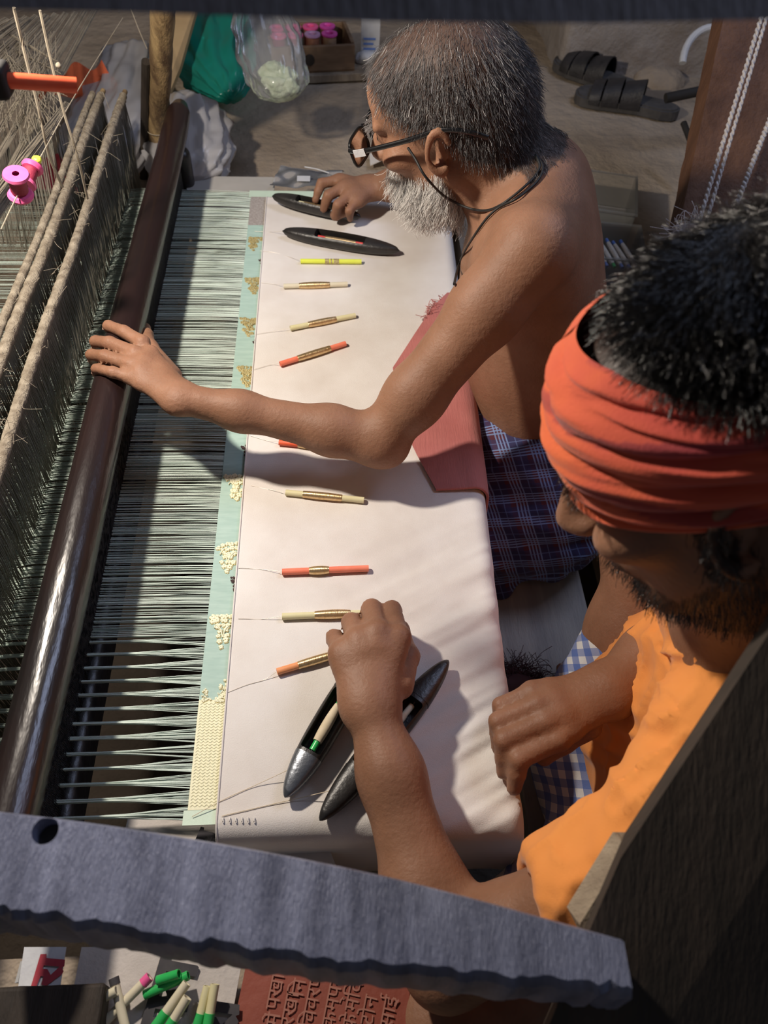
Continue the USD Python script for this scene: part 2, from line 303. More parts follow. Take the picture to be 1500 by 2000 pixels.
# ---------------------------------------------------------------- looks
look('clay', (0.25, 0.195, 0.14), (0.43, 0.35, 0.265), 3.5, 0.9, 0.012, 22, lo=0.3, hi=0.7)
look('plaster', (0.36, 0.33, 0.31), (0.25, 0.21, 0.18), 6, 0.9, 0.006, 40)
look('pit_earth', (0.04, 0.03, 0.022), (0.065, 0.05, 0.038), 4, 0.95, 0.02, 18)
look('lacquer', (0.010, 0.0075, 0.0075), (0.026, 0.010, 0.009), 5, 0.28, 0.0015, 45, stretch=(1, 0.25, 1), specular_ior_level=0.7)
look('black_wood', (0.012, 0.011, 0.011), (0.03, 0.027, 0.026), 14, 0.38, 0.0008, 120)
look('dark_timber', (0.018, 0.013, 0.009), (0.040, 0.028, 0.020), 7, 0.75, 0.0014, 60, stretch=(6, 1, 1))
look('grey_timber', (0.09, 0.10, 0.155), (0.21, 0.23, 0.33), 6, 0.42, 0.002, 90, stretch=(9, 1.5, 2))
look('pale_timber', (0.22, 0.17, 0.12), (0.36, 0.29, 0.21), 8, 0.7, 0.002, 70, stretch=(5, 5, 1))
look('plank_wood', (0.22, 0.20, 0.19), (0.42, 0.38, 0.33), 5, 0.6, 0.0012, 70, stretch=(7, 1, 3), lo=0.25, hi=0.75)
look('bar_timber', (0.11, 0.098, 0.10), (0.15, 0.135, 0.14), 7, 0.8, 0.002, 60, stretch=(6, 1, 1))
look('bamboo', (0.10, 0.06, 0.03), (0.36, 0.25, 0.12), 7, 0.6, 0.003, 60, stretch=(4, 4, 0.6), lo=0.4, hi=0.62)
look('tan_board', (0.30, 0.20, 0.10), (0.38, 0.27, 0.14), 6, 0.7, 0.001, 70)
look('red_post', (0.085, 0.036, 0.018), (0.16, 0.075, 0.04), 6, 0.7, 0.002, 50, stretch=(3, 3, 0.7))
look('box_wood', (0.17, 0.10, 0.055), (0.26, 0.165, 0.095), 9, 0.6, 0.001, 70, stretch=(1, 5, 5))
look('yarn_wrap', (0.17, 0.135, 0.095), (0.36, 0.31, 0.235), 60, 0.9, 0.003, 240)
look('heddle_yarn', (0.13, 0.12, 0.09), (0.24, 0.22, 0.18), 9, 0.85)
look('cord', (0.26, 0.22, 0.165), (0.38, 0.33, 0.25), 30, 0.9)
look('white_cord', (0.55, 0.51, 0.50), (0.75, 0.71, 0.69), 120, 0.9, 0.002, 500)
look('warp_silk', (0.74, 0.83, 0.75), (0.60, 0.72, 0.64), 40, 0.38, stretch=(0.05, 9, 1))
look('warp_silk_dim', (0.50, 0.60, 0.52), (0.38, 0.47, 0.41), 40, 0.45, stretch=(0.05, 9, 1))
look('sage_silk', (0.36, 0.52, 0.46), (0.44, 0.60, 0.53), 30, 0.42, 0.0002, 1500, stretch=(1, 6, 1))
look('mint_silk', (0.55, 0.68, 0.55), (0.60, 0.74, 0.60), 30, 0.42, 0.0002, 1500)
look('cream_silk', (0.80, 0.77, 0.52), (0.85, 0.82, 0.58), 40, 0.45, 0.0003, 1500)
look('silver_silk', (0.42, 0.36, 0.33), (0.60, 0.56, 0.53), 260, 0.35, 0.0004, 900, metal=0.3)
look('cream_zari', (0.80, 0.77, 0.52), (0.90, 0.86, 0.64), 300, 0.5)
look('bronze_zari', (0.36, 0.27, 0.10), (0.62, 0.55, 0.28), 300, 0.4, metal=0.3)
look('dark_thread', (0.05, 0.03, 0.03), (0.09, 0.05, 0.05), 300, 0.8)
look('calico', (0.655, 0.60, 0.55), (0.77, 0.735, 0.70), 5, 0.85, 0.00035, 900, lo=0.36, hi=0.62, sheen_weight=0.15)
look('pink_towel', (0.42, 0.125, 0.115), (0.50, 0.17, 0.155), 10, 0.9, 0.0009, 420, bstretch=(1, 0.08, 1), sheen_weight=0.2)
look('gold_wire', (0.62, 0.42, 0.20), (0.80, 0.60, 0.34), 200, 0.32, 0.0004, 1400, metal=0.85, bstretch=(1, 0.05, 0.05))
look('straw_pale', (0.70, 0.64, 0.36), (0.74, 0.69, 0.44), 30, 0.35)
look('straw_ivory', (0.66, 0.60, 0.44), (0.72, 0.66, 0.5), 30, 0.35)
look('straw_yellow', (0.72, 0.80, 0.07), (0.78, 0.85, 0.12), 30, 0.35)
look('straw_coral', (0.85, 0.20, 0.115), (0.9, 0.27, 0.17), 30, 0.35)
look('straw_orange', (0.78, 0.30, 0.12), (0.82, 0.36, 0.17), 30, 0.35)
look('straw_hot', (0.85, 0.11, 0.04), (0.9, 0.16, 0.07), 30, 0.4)
look('straw_green', (0.02, 0.42, 0.09), (0.05, 0.5, 0.13), 30, 0.3)
look('zari_thread', (0.75, 0.68, 0.58), (0.85, 0.8, 0.72), 100, 0.35, metal=0.4)
look('cotton_thread', (0.62, 0.52, 0.36), (0.7, 0.6, 0.45), 100, 0.8)
look('steel', (0.16, 0.17, 0.19), (0.27, 0.29, 0.32), 30, 0.33, 0.0004, 200, metal=0.8)
look('red_plastic', (0.62, 0.05, 0.05), (0.68, 0.08, 0.07), 20, 0.35)
look('pink_plastic', (0.80, 0.10, 0.30), (0.84, 0.15, 0.36), 20, 0.35)
look('magenta_plastic', (0.68, 0.07, 0.40), (0.74, 0.10, 0.47), 20, 0.35)
look('lilac_plastic', (0.50, 0.28, 0.48), (0.56, 0.33, 0.55), 20, 0.4)
look('crimson_thread', (0.28, 0.02, 0.05), (0.35, 0.03, 0.07), 200, 0.5, 0.0006, 900)
look('copper_thread', (0.48, 0.21, 0.13), (0.62, 0.32, 0.22), 200, 0.35, 0.0005, 1200, metal=0.6, bstretch=(0.05, 0.05, 1))
look('pale_copper_thread', (0.55, 0.36, 0.23), (0.68, 0.48, 0.33), 200, 0.35, 0.0005, 1200, metal=0.5, bstretch=(0.05, 0.05, 1))
look('paper_white', (0.52, 0.53, 0.55), (0.62, 0.63, 0.65), 12, 0.7, 0.002, 30)
look('ink_blue', (0.12, 0.22, 0.55), None, 5, 0.7)
look('ink_black', (0.035, 0.032, 0.04), (0.06, 0.055, 0.06), 40, 0.8)
look('ink_red', (0.36, 0.03, 0.05), (0.42, 0.05, 0.07), 60, 0.8)
look('ink_cream', (0.36, 0.15, 0.11), None, 60, 0.8)
look('sacking', (0.48, 0.44, 0.41), (0.58, 0.53, 0.49), 14, 0.85, 0.002, 55)
look('red_banner', (0.22, 0.045, 0.025), (0.28, 0.06, 0.033), 8, 0.6, 0.001, 40)
look('orange_cloth', (0.55, 0.10, 0.035), (0.6, 0.13, 0.05), 8, 0.85, 0.001, 300)
look('green_yarn', (0.42, 0.52, 0.33), (0.62, 0.70, 0.52), 60, 0.8, 0.004, 160)
look('sandal_leather', (0.016, 0.015, 0.016), (0.032, 0.029, 0.03), 30, 0.5, 0.001, 160)
look('sandal_sole', (0.05, 0.048, 0.048), (0.085, 0.08, 0.078), 30, 0.7, 0.001, 120)
look('black_matt', (0.012, 0.011, 0.011), (0.02, 0.018, 0.018), 12, 0.8)
look('grey_card', (0.34, 0.32, 0.29), (0.42, 0.40, 0.37), 6, 0.55, 0.001, 40)
look('maroon_fringe', (0.035, 0.012, 0.016), (0.06, 0.02, 0.025), 40, 0.8)
look('spectacle_black', (0.008, 0.008, 0.009), None, 4, 0.22)
look('skin_old', (0.225, 0.112, 0.066), (0.29, 0.15, 0.092), 16, 0.55, 0.0008, 210, tint=True, subsurface_weight=0.08, subsurface_scale=0.003, specular_ior_level=0.3)
look('skin_young', (0.215, 0.104, 0.06), (0.275, 0.138, 0.082), 16, 0.52, 0.0007, 210, tint=True, subsurface_weight=0.08, subsurface_scale=0.003, specular_ior_level=0.3)
look('nail', (0.55, 0.34, 0.26), (0.6, 0.4, 0.32), 20, 0.28)
look('eye_white', (0.6, 0.57, 0.53), None, 10, 0.2)
look('iris_dark', (0.02, 0.012, 0.008), None, 10, 0.15)
look('hair_grey', (0.16, 0.155, 0.16), (0.30, 0.29, 0.29), 60, 0.42)
look('hair_dark_grey', (0.030, 0.029, 0.032), (0.065, 0.06, 0.062), 60, 0.42)
look('hair_white', (0.62, 0.60, 0.57), (0.75, 0.73, 0.70), 60, 0.45)
look('hair_black', (0.0035, 0.0033, 0.0036), (0.007, 0.006, 0.006), 60, 0.24, specular_ior_level=0.6)
look('hair_mass', (0.006, 0.0055, 0.006), (0.012, 0.010, 0.010), 60, 0.6, 0.004, 150)
look('orange_shirt', (0.78, 0.27, 0.055), (0.84, 0.32, 0.075), 5, 0.85, 0.0003, 900, sheen_weight=0.15)
look('turban', (0.66, 0.135, 0.022), (0.47, 0.055, 0.035), 4.0, 0.85, 0.0005, 500, sheen_weight=0.15, tint=True)
look('black_cord', (0.01, 0.009, 0.009), None, 4, 0.6)
look_stripes('plaid', (0.085, 0.014, 0.030), [('x', 0.046, 0.5, 0.0, (0.016, 0.022, 0.095), 0.75), ('y', 0.046, 0.5, 0.0, (0.016, 0.022, 0.10), 0.6)] +
             [(a, 0.046, 0.05, p, (0.22, 0.33, 0.62), 0.72) for a in 'xy' for p in (0.0, 0.11, 0.22, 0.33)] + [(a, 0.046, 0.04, 0.72, (0.13, 0.19, 0.42), 0.5) for a in 'xy'])
look_stripes('gingham', (0.62, 0.62, 0.62), [('x', 0.022, 0.5, 0.0, (0.025, 0.09, 0.36), 0.72), ('y', 0.022, 0.5, 0.0, (0.025, 0.09, 0.36), 0.62)])
look_film('clear_bag', (0.62, 0.64, 0.68), 0.26, 0.2)
look_film('milky_bag', (0.66, 0.65, 0.67), 0.74, 0.3)
look_film('teal_bag', (0.02, 0.36, 0.28), 0.72, 0.25, (0.1, 0.75, 0.6))
look_film('tray_plastic', (0.62, 0.62, 0.58), 0.22, 0.15)
_n = {'t': ('transparent_bsdf', {'color': (0.96, 0.97, 0.97)}), 'g': ('glossy_bsdf', {'roughness': 0.02}), 'f': ('fresnel', {'IOR': 1.5}), 'm': ('mix_closure', {})}
LOOK['lens'] = usdkit.material(stage, '/World/Looks/lens', _n, [('t.BSDF', 'm.closure1'), ('g.BSDF', 'm.closure2'), ('f.fac', 'm.fac')], surface='m.closure')

# ---------------------------------------------------------------- the setting: clay floor round the weaving pit, walls
FZ = -0.10
def in_pit(x, y): return (y < 1.24) & (((x > -1.7) & (x < 0.42) & (y > -0.105)) | ((x >= 0.36) & (x < 0.84 - 0.10 * np.clip((y - 0.6) / 0.5, 0, 1)) & (y > -0.62) & (y < 1.02)))
def floor_piece():
    xs, ys = np.linspace(-2.3, 2.3, 231), np.linspace(-1.3, 3.0, 216)
    X, Y = np.meshgrid(xs, ys, indexing='ij'); Z = np.full_like(X, FZ)
    P3 = np.stack([X * 3, Y * 3, Z], -1)
    Z = FZ + 0.016 * (meshkit.fbm(P3, 4, 3) - 0.5) + 0.006 * (meshkit.fbm(P3 * 4, 3, 5) - 0.5)
    idx = np.arange(X.size).reshape(X.shape); cx, cy = (X[:-1, :-1] + X[1:, 1:]) / 2, (Y[:-1, :-1] + Y[1:, 1:]) / 2
    keep = ~in_pit(cx, cy)
    q = np.stack([idx[:-1, :-1], idx[1:, :-1], idx[1:, 1:], idx[:-1, 1:]], -1)[keep]
    m = trimesh.Trimesh(np.stack([X, Y, Z], -1).reshape(-1, 3), np.vstack([q[:, [0, 1, 2]], q[:, [0, 2, 3]]]), process=False)
    e = m.edges_sorted; uq, c = np.unique(e, axis=0, return_counts=True); bd = {tuple(x) for x in uq[c == 1]}
    rim = [(a, b) for a, b in m.edges if tuple(sorted((a, b))) in bd]
    k = len(m.vertices); lowv = m.vertices.copy(); lowv[:, 2] = -0.78
    sides = np.array([[b, a, a + k] for a, b in rim] + [[b, a + k, b + k] for a, b in rim])
    m = trimesh.Trimesh(np.vstack([m.vertices, lowv]), np.vstack([m.faces, sides]), process=False); m.remove_unreferenced_vertices()
    return m
obj('floor', floor_piece(), 'clay', smooth=30, kind='structure')
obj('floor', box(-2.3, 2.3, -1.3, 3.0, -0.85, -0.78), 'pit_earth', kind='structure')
obj('wall_back', box(-2.4, 2.4, 3.0, 3.1, -0.85, 2.4), 'plaster', kind='structure')
obj('wall_left', box(-2.4, -2.3, -1.3, 3.0, -0.85, 2.4), 'plaster', kind='structure')
obj('wall_right', box(2.3, 2.4, -1.3, 3.0, -0.85, 2.4), 'plaster', kind='structure')

def lumpy(m, amp, sc, seed=0, sub=0.03):
    m = tm(m); v, f = trimesh.remesh.subdivide_to_size(m.vertices, m.faces, sub); m = trimesh.Trimesh(v, f); m.merge_vertices()
    m.vertices = m.vertices + m.vertex_normals * ((meshkit.fbm(m.vertices * sc, 3, seed) - 0.5) * 2 * amp)[:, None]; return m
# raised plaster step behind the sandals
a, b = at(1100, 175, FZ), at(1345, 255, FZ)
step = box(a[0], b[0] + 0.16, a[1] + 0.09, a[1] + 0.70, FZ - 0.02, 0.36, 0.02)
obj('trim_1', lumpy(step, 0.012, 9, 3), 'plaster', kind='structure')

# ---------------------------------------------------------------- the loom: warp, cloth, cover, beams
def warp_lines(n, seed, zoff):
    r = np.random.default_rng(seed); out = []
    ys = np.sort(r.uniform(0.0, 1.2, n))
    for y in ys:
        big = y < 0.215
        pitch, pull = (0.0168, 0.80) if big else (0.0052, 0.36 if y < 0.95 else 0.70)
        c = (math.floor(y / pitch) + 0.5 + (0 if big else 0.35 * math.sin(y * 911.0 + 3 * math.sin(y * 57)))) * pitch
        yr = y + (c - y) * pull; zr = zoff + r.normal(0, 0.0007)
        out.append([(0.004, y, -0.0008), (-0.03, y + (yr - y) * 0.45, zr * 0.5), (-0.08, yr, zr), (-0.16, yr, zr), (-0.23, yr + r.normal(0, 0.0006), zr)] + ([(-0.6, yr + r.normal(0, 0.001), zr), (-1.6, yr + r.normal(0, 0.002), 0.02)] if r.uniform() < .22 else [(-0.29, yr, -0.03 + zr)]))
    return out
wt = thing('warp', 'pale mint silk warp stretched flat from the heddles to the woven cloth', 'warp threads')
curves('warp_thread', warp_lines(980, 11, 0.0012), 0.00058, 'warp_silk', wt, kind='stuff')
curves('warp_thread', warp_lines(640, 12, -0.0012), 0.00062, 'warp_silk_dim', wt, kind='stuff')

wc = thing('woven_cloth', 'narrow strip of sage green brocade silk just woven, beside the calico cover', 'cloth')
def strip(y0, y1, x0, x1, z): return grid(12, 60, lambda u, v: np.stack([x0 + (x1 - x0) * u, y0 + (y1 - y0) * v, z + 0 * u], -1))[0]
obj('silk_ground', thicken(strip(0.133, 1.082, 0, 0.30, 0.0004), 0.0006), 'sage_silk', wc)
obj('end_border', thicken(strip(0.012, 0.133, 0, 0.30, 0.0005), 0.0006), 'cream_silk', wc, label='cream border with fine chevron weave at the near end')
obj('end_border', thicken(strip(1.082, 1.180, 0, 0.30, 0.0005), 0.0006), 'silver_silk', wc, label='silvery brown patterned border at the far end')
obj('selvedge', thicken(strip(-0.003, 0.012, -0.004, 0.045, 0.0002), 0.0006), 'mint_silk', wc)
obj('selvedge', thicken(strip(1.180, 1.203, -0.004, 0.30, 0.0002), 0.0006), 'mint_silk', wc)
chev = []
for i in range(34):
    y = 0.016 + i * 0.0034
    chev.append([(0.002 + 0.0024 * j, y + (0.0011 if j % 2 else -0.0006), 0.0012) for j in range(14)])
curves('chevron_weave', chev, 0.00042, 'cream_zari', wc, kind='stuff')
def floret(x, y, r, rr):
    out = []
    for k in range(5):
        an = k * 1.257 + rr.uniform(0, 1); s = trimesh.creation.icosphere(1, r * 0.55); s.vertices *= (1, 1, 0.34)
        s.apply_translation((x + math.cos(an) * r * 0.62, y + math.sin(an) * r * 0.62, 0.0012)); out.append(s)
    return out
def spray(px, py, s, seed, mat, flip=1):
    """one woven flower spray: a wide head of florets, curling stems, a cone of buds"""
    c = at(px, py, 0.001); names = []
    for under in (True, False):
        rr = np.random.default_rng(seed); out = []
        for row in range(7):
            wdt = (1.0, .95, .8, .62, .42, .26, .12)[row]; n = (6, 6, 5, 4, 3, 2, 1)[row]
            for j in range(n):
                x = c[0] + ((j - (n - 1) / 2) / max(n - 1, 1) * 2) * 0.0145 * s * wdt + rr.normal(0, 0.0008); y = c[1] + (2.6 - row) * 0.0068 * s * flip + rr.normal(0, 0.0009)
                rad = 0.0030 * s * rr.uniform(.75, 1.2)
                if x < 0.003: continue
                if row in (2, 3) and j in (0, n - 1): continue
                if under: out += [t_.apply_translation((.0006, -.0008, -.0007)) for t_ in floret(x, y, rad * 1.15, rr)]
                else: out += floret(x, y, rad, rr)
        if not under:
            for sx in (-1, 1):
                q = [(c[0], c[1] - 0.012 * s * flip, 0.0016), (c[0] + .003 * sx * s, c[1] - .001 * flip * s, 0.0018), (c[0] + .009 * sx * s, c[1] + .005 * s * flip, 0.0018), (c[0] + .0105 * sx * s, c[1] + .001 * s * flip, 0.0016)]
                if q[-1][0] > 0.001: out.append(tube(catmull(q, 4), 0.0008 * s, 6))
        p_ = obj('brocade_motif' if not under else 'motif_outline', cat_(*out), mat if not under else ('bronze_zari' if mat != 'dark_thread' else mat), wc, smooth=60)
for i, (px, py, s, mt, fl) in enumerate([(462, 948, 1.0, 'cream_zari', 1), (446, 1085, 1.0, 'cream_zari', 1), (436, 1228, 1.0, 'cream_zari', 1), (437, 1352, 0.6, 'cream_zari', -1), (400, 1358, 0.35, 'cream_zari', -1),
                                       (484, 732, 1.0, 'bronze_zari', 1), (487, 636, 1.0, 'bronze_zari', 1), (497, 556, 1.0, 'bronze_zari', 1), (495, 474, 0.9, 'bronze_zari', 1)]):
    spray(px, py, s, 40 + i, mt, fl)
for i, (px, py) in enumerate([(513, 512), (502, 672), (481, 878), (459, 1140)]):
    spray(px, py, 0.42, 60 + i, 'dark_thread')

# cover cloth: flat over the woven web, over the front beam on the right and down at the near end
def edge_x(y): return np.interp(y, [-0.12, 0.0, 0.17, 0.4, 0.75, 1.16, 1.3], [0.345, 0.346, 0.352, 0.360, 0.372, 0.384, 0.388])
def drape(s, y, lift=0.0):
    """cover surface: s = distance from its left hem at x 0.031"""
    ex = edge_x(y) - 0.018; x = 0.031 + s; R = 0.022 + lift
    over = np.clip(x - ex, 0, None); ang = np.minimum(over / R, math.pi / 2); rest = np.clip(over - R * math.pi / 2, 0, None)
    xx = np.where(x < ex, x, ex + R * np.sin(ang)); zz = 0.004 + lift - R * (1 - np.cos(ang)) - rest
    wr = np.clip((x - 0.13) / 0.2, 0, 1) * np.clip((0.42 - y) / 0.3, 0, 1)
    zz = zz + wr * 0.0095 * (meshkit.noise(np.stack([x * 9 - y * 14, y * 48 - x * 22, 0 * x], -1), 4) - 0.45) + wr * 0.0055 * (meshkit.noise(np.stack([x * 20, y * 120 - x * 60, 0 * x], -1), 8) - 0.4)
    zz = zz + 0.0022 * (meshkit.noise(np.stack([x * 14, y * 9, 0 * x], -1), 2) - 0.3)
    xx = xx + np.clip(rest / 0.03, 0, 1) * 0.006 * (meshkit.noise(np.stack([y * 30, 0 * y, 0 * y], -1), 6) - 0.5)
    Rn = 0.024; d = np.clip(0.004 - 0.03 * np.clip(x - 0.14, 0, .2) - y, 0, None)
    ang = np.minimum(d / Rn, 1.48)
    yy = np.where(d > 0, y + d - Rn * np.sin(ang), y); zz = zz - np.where(d > 0, Rn * (1 - np.cos(ang)) + np.clip(d - Rn * 1.48, 0, None), 0)
    return np.stack([xx, yy, zz], -1)
cov, cuv = grid(110, 260, lambda u, v: drape(u * 0.46, -0.15 + v * 1.322))
cl = thing('cover_cloth', 'off-white calico cover laid over the finished web and front beam', 'cloth')
obj('cloth', thicken(cov, 0.0012), 'calico', cl, smooth=60)
hem = [drape(V(0.0), V(-0.15 + 1.322 * t), 0.0008) for t in np.linspace(0, 1, 140)]
obj('hem', tube(np.array(hem).reshape(-1, 3), 0.0011, 6), 'calico', cl)
for i, px in enumerate((436, 449, 461, 473, 485, 497)):
    p, q = at(px, 1597, 0.0065), at(px - 1, 1604, 0.0065)
    curves('stitch', [[p - V(0, 0, .004), p, q, q - V(0, 0, .004)]], 0.0011, 'hair_white', cl)

bm = thing('front_beam', 'square dark wooden cloth beam under the right side of the calico cover', 'beam')
obj('timber', box(0.25, 0.335, 0.02, 1.27, -0.115, -0.03, 0.006), 'dark_timber', bm)
for y in (0.06, 1.21): obj('support_post', box(0.27, 0.325, y - 0.025, y + 0.025, -0.80, -0.11, 0.004), 'dark_timber', bm)

bt = thing('batten', 'long dark lacquered round batten rail with reed across the warp', 'batten')
yy = np.array([-0.075, -0.07, -0.05, 0.2, 0.6, 1.0, 1.25, 1.32, 1.352, 1.362]); rr_ = np.array([0.004, 0.018, 0.024, 0.0252, 0.0252, 0.0248, 0.0242, 0.0225, 0.015, 0.004])
pts = catmull(np.stack([-0.140 + 0.001 * np.sin(yy * 7), yy, 0.092 + 0.002 * np.sin(yy * 4)], 1), 8); rad = np.interp(pts[:, 1], yy, rr_)
rail = tube(pts, rad, 40); rail.vertices += rail.vertex_normals * ((meshkit.fbm(rail.vertices * V(40, 14, 40), 3, 9) - .5) * 0.0022)[:, None]
obj('rail', rail, 'lacquer', bt, smooth=50)
obj('reed_back', box(-0.1395, -0.1365, -0.03, 1.24, -0.02, 0.08), 'black_matt', bt)
curves('reed_wire', [[(-0.134, y, -0.03), (-0.134, y, 0.08)] for y in np.linspace(-0.01, 1.215, 620)], 0.0010, 'black_wood', bt, kind='stuff')
obj('lower_board', box(-0.156, -0.122, -0.05, 1.262, -0.072, -0.018, 0.012), 'black_wood', bt)
obj('end_block', box(-0.150, -0.116, 1.225, 1.262, -0.03, 0.062, 0.014), 'black_wood', bt)

def shaft(x, z, y0, y1, lab, sag=0.0, twin=False):
    t = thing('heddle_shaft', lab, 'heddle shaft')
    ys_ = np.linspace(y0, y1, 260); c = np.stack([x + 0.0015 * np.sin(ys_ * 9), ys_, z + 0.0012 * np.sin(ys_ * 13)], 1)
    obj('stick', tube([(x, y0 - 0.01, z), (x, y1 + 0.018, z)], 0.0048, 12), 'bamboo', t)
    k = tube(c, 0.0072, 18); k.vertices += k.vertex_normals * ((meshkit.fbm(k.vertices * V(110, 260, 110), 2, 5) - .45) * 0.003)[:, None]
    obj('yarn_wrap', k, 'yarn_wrap', t, smooth=60)
    if twin:
        c2 = c + V(-0.0145, 0, 0.003); k = tube(c2, 0.0056, 14); k.vertices += k.vertex_normals * ((meshkit.fbm(k.vertices * V(110, 260, 110), 2, 6) - .45) * 0.003)[:, None]
        obj('yarn_wrap', k, 'yarn_wrap', t, smooth=60)
    r = np.random.default_rng(int(abs(x) * 1000)); n = int((y1 - y0) * 620); L = []
    for y in np.linspace(y0 + 0.006, y1 - 0.02, n):
        j = r.normal(0, 0.0015, 3); L.append([(x + 0.005, y, z), (x + 0.004 + j[0], y + j[1], z * 0.5), (x + r.normal(0, 0.001), y + j[2], 0.0), (x + 0.004, y - j[1], -0.1), (x, y, -0.16)])
    curves('heddle_thread', L, 0.0011, 'heddle_yarn', t, kind='stuff')
    obj('lower_stick', tube([(x, y0, -0.16), (x, y1, -0.16)], 0.008, 10), 'bamboo', t)
    fr = []
    for i in range(60):
        y = r.uniform(y0 + 0.1, y1); p = V(x, y, z) + V(r.uniform(-.01, .012), 0, r.uniform(0, .012))
        fr.append([p, p + r.normal(0, .007, 3) + V(0, 0, .002), p + r.normal(0, .012, 3)])
    curves('loose_fibre', fr, 0.0005, 'cord', t, kind='stuff')
    return t
shaft(-0.234, 0.130, -0.10, 1.305, 'yarn-wrapped heddle shaft nearest the dark batten, threads hanging below')
shaft(-0.268, 0.142, -0.10, 1.28, 'paired yarn-wrapped heddle shaft behind the first one, farther from the batten', twin=True)
# ---------------------------------------------------------------- pirns: short plastic straws wound with gold thread
def pirn(p, q, mat, lab, wind=(0.3, 0.7), tail=None, r=0.0042, name='thread_pirn', bulge=0.0012, wmat='gold_wire', rings=None, group=None):
    p, q = np.asarray(p, float), np.asarray(q, float); L = np.linalg.norm(q - p); d = (q - p) / L
    t = thing(name, lab, 'pirn', (p + q) / 2, group)
    obj('straw', lathe_on(p, q, [(0.006, r * 0.78), (0, r * 0.78), (0, r), (L, r), (L, r * 0.78), (L - 0.006, r * 0.78)], 18), mat, t, smooth=40)
    if wind:
        a, b = wind[0] * L, wind[1] * L; n = 30
        pr = [(a, r)] + [(a + (b - a) * k / n, r + 0.0004 + bulge * math.sin(math.pi * k / n) ** 0.8 + 0.00012 * (k % 2)) for k in range(n + 1)] + [(b, r)]
        obj('winding', lathe_on(p, q, pr, 18), wmat, t, smooth=60)
    for a, b in rings or []: obj('winding', lathe_on(p, q, [(a * L, r), (a * L, r + 0.0005), (b * L, r + 0.0005), (b * L, r)], 18), 'bronze_zari', t)
    if tail is not None: curves('thread_tail', [catmull([p + V(0, 0, .001)] + [np.asarray(x, float) for x in tail], 8)], 0.00055, 'zari_thread', t)
    return t
def flat_pirn(x0, y0, x1, y1, mat, lab, wind, tail, **k):
    z = 0.0095
    return pirn(at(x0, y0, z), at(x1, y1, z), mat, lab, wind, [at(x, y, 0.0055) for x, y in tail] if tail else None, **k)
flat_pirn(587, 510, 706, 511, 'straw_yellow', 'fluorescent yellow-green straw pirn on the cover, below the black shuttle', None, [(560, 500), (535, 493), (508, 490)], rings=[(0.40, 0.47), (0.54, 0.63), (0.49, 0.52)])
flat_pirn(554, 559, 679, 555, 'straw_ivory', 'ivory straw pirn with gold winding, just under the yellow-green one', (0.24, 0.72), [(535, 555), (510, 552)])
flat_pirn(567, 641, 694, 616, 'straw_pale', 'pale straw pirn with gold winding, tilted, above the coral one by the forearm', (0.27, 0.70), [(530, 648), (485, 655)], bulge=0.0009)
flat_pirn(547, 711, 675, 671, 'straw_coral', 'coral straw pirn tilted upward, just above the outstretched forearm', (0.26, 0.76), [(530, 712), (495, 722)], bulge=0.0007)
flat_pirn(545, 864, 668, 876, 'straw_hot', 'orange-red straw pirn mostly hidden under the outstretched forearm', (0.3, 0.7), [(520, 860), (480, 848)])
flat_pirn(558, 962, 711, 977, 'straw_pale', 'pale yellow straw pirn with a long gold winding, first below the forearm shadow', (0.22, 0.72), [(520, 955), (490, 948)], bulge=0.0008)
flat_pirn(551, 1117, 720, 1110, 'straw_coral', 'coral straw pirn lying level in the middle of the lit cover', (0.31, 0.54), [(510, 1112), (465, 1109)], bulge=0.0011)
flat_pirn(551, 1204, 722, 1197, 'straw_pale', 'pale yellow straw pirn held by the young weaver\'s fingers', (0.37, 0.78), [(515, 1209), (465, 1208)], bulge=0.0013)
flat_pirn(541, 1312, 668, 1274, 'straw_orange', 'orange straw pirn running under the young weaver\'s hand', (0.32, 0.85), [(515, 1328), (480, 1338), (445, 1352)], bulge=0.0006)

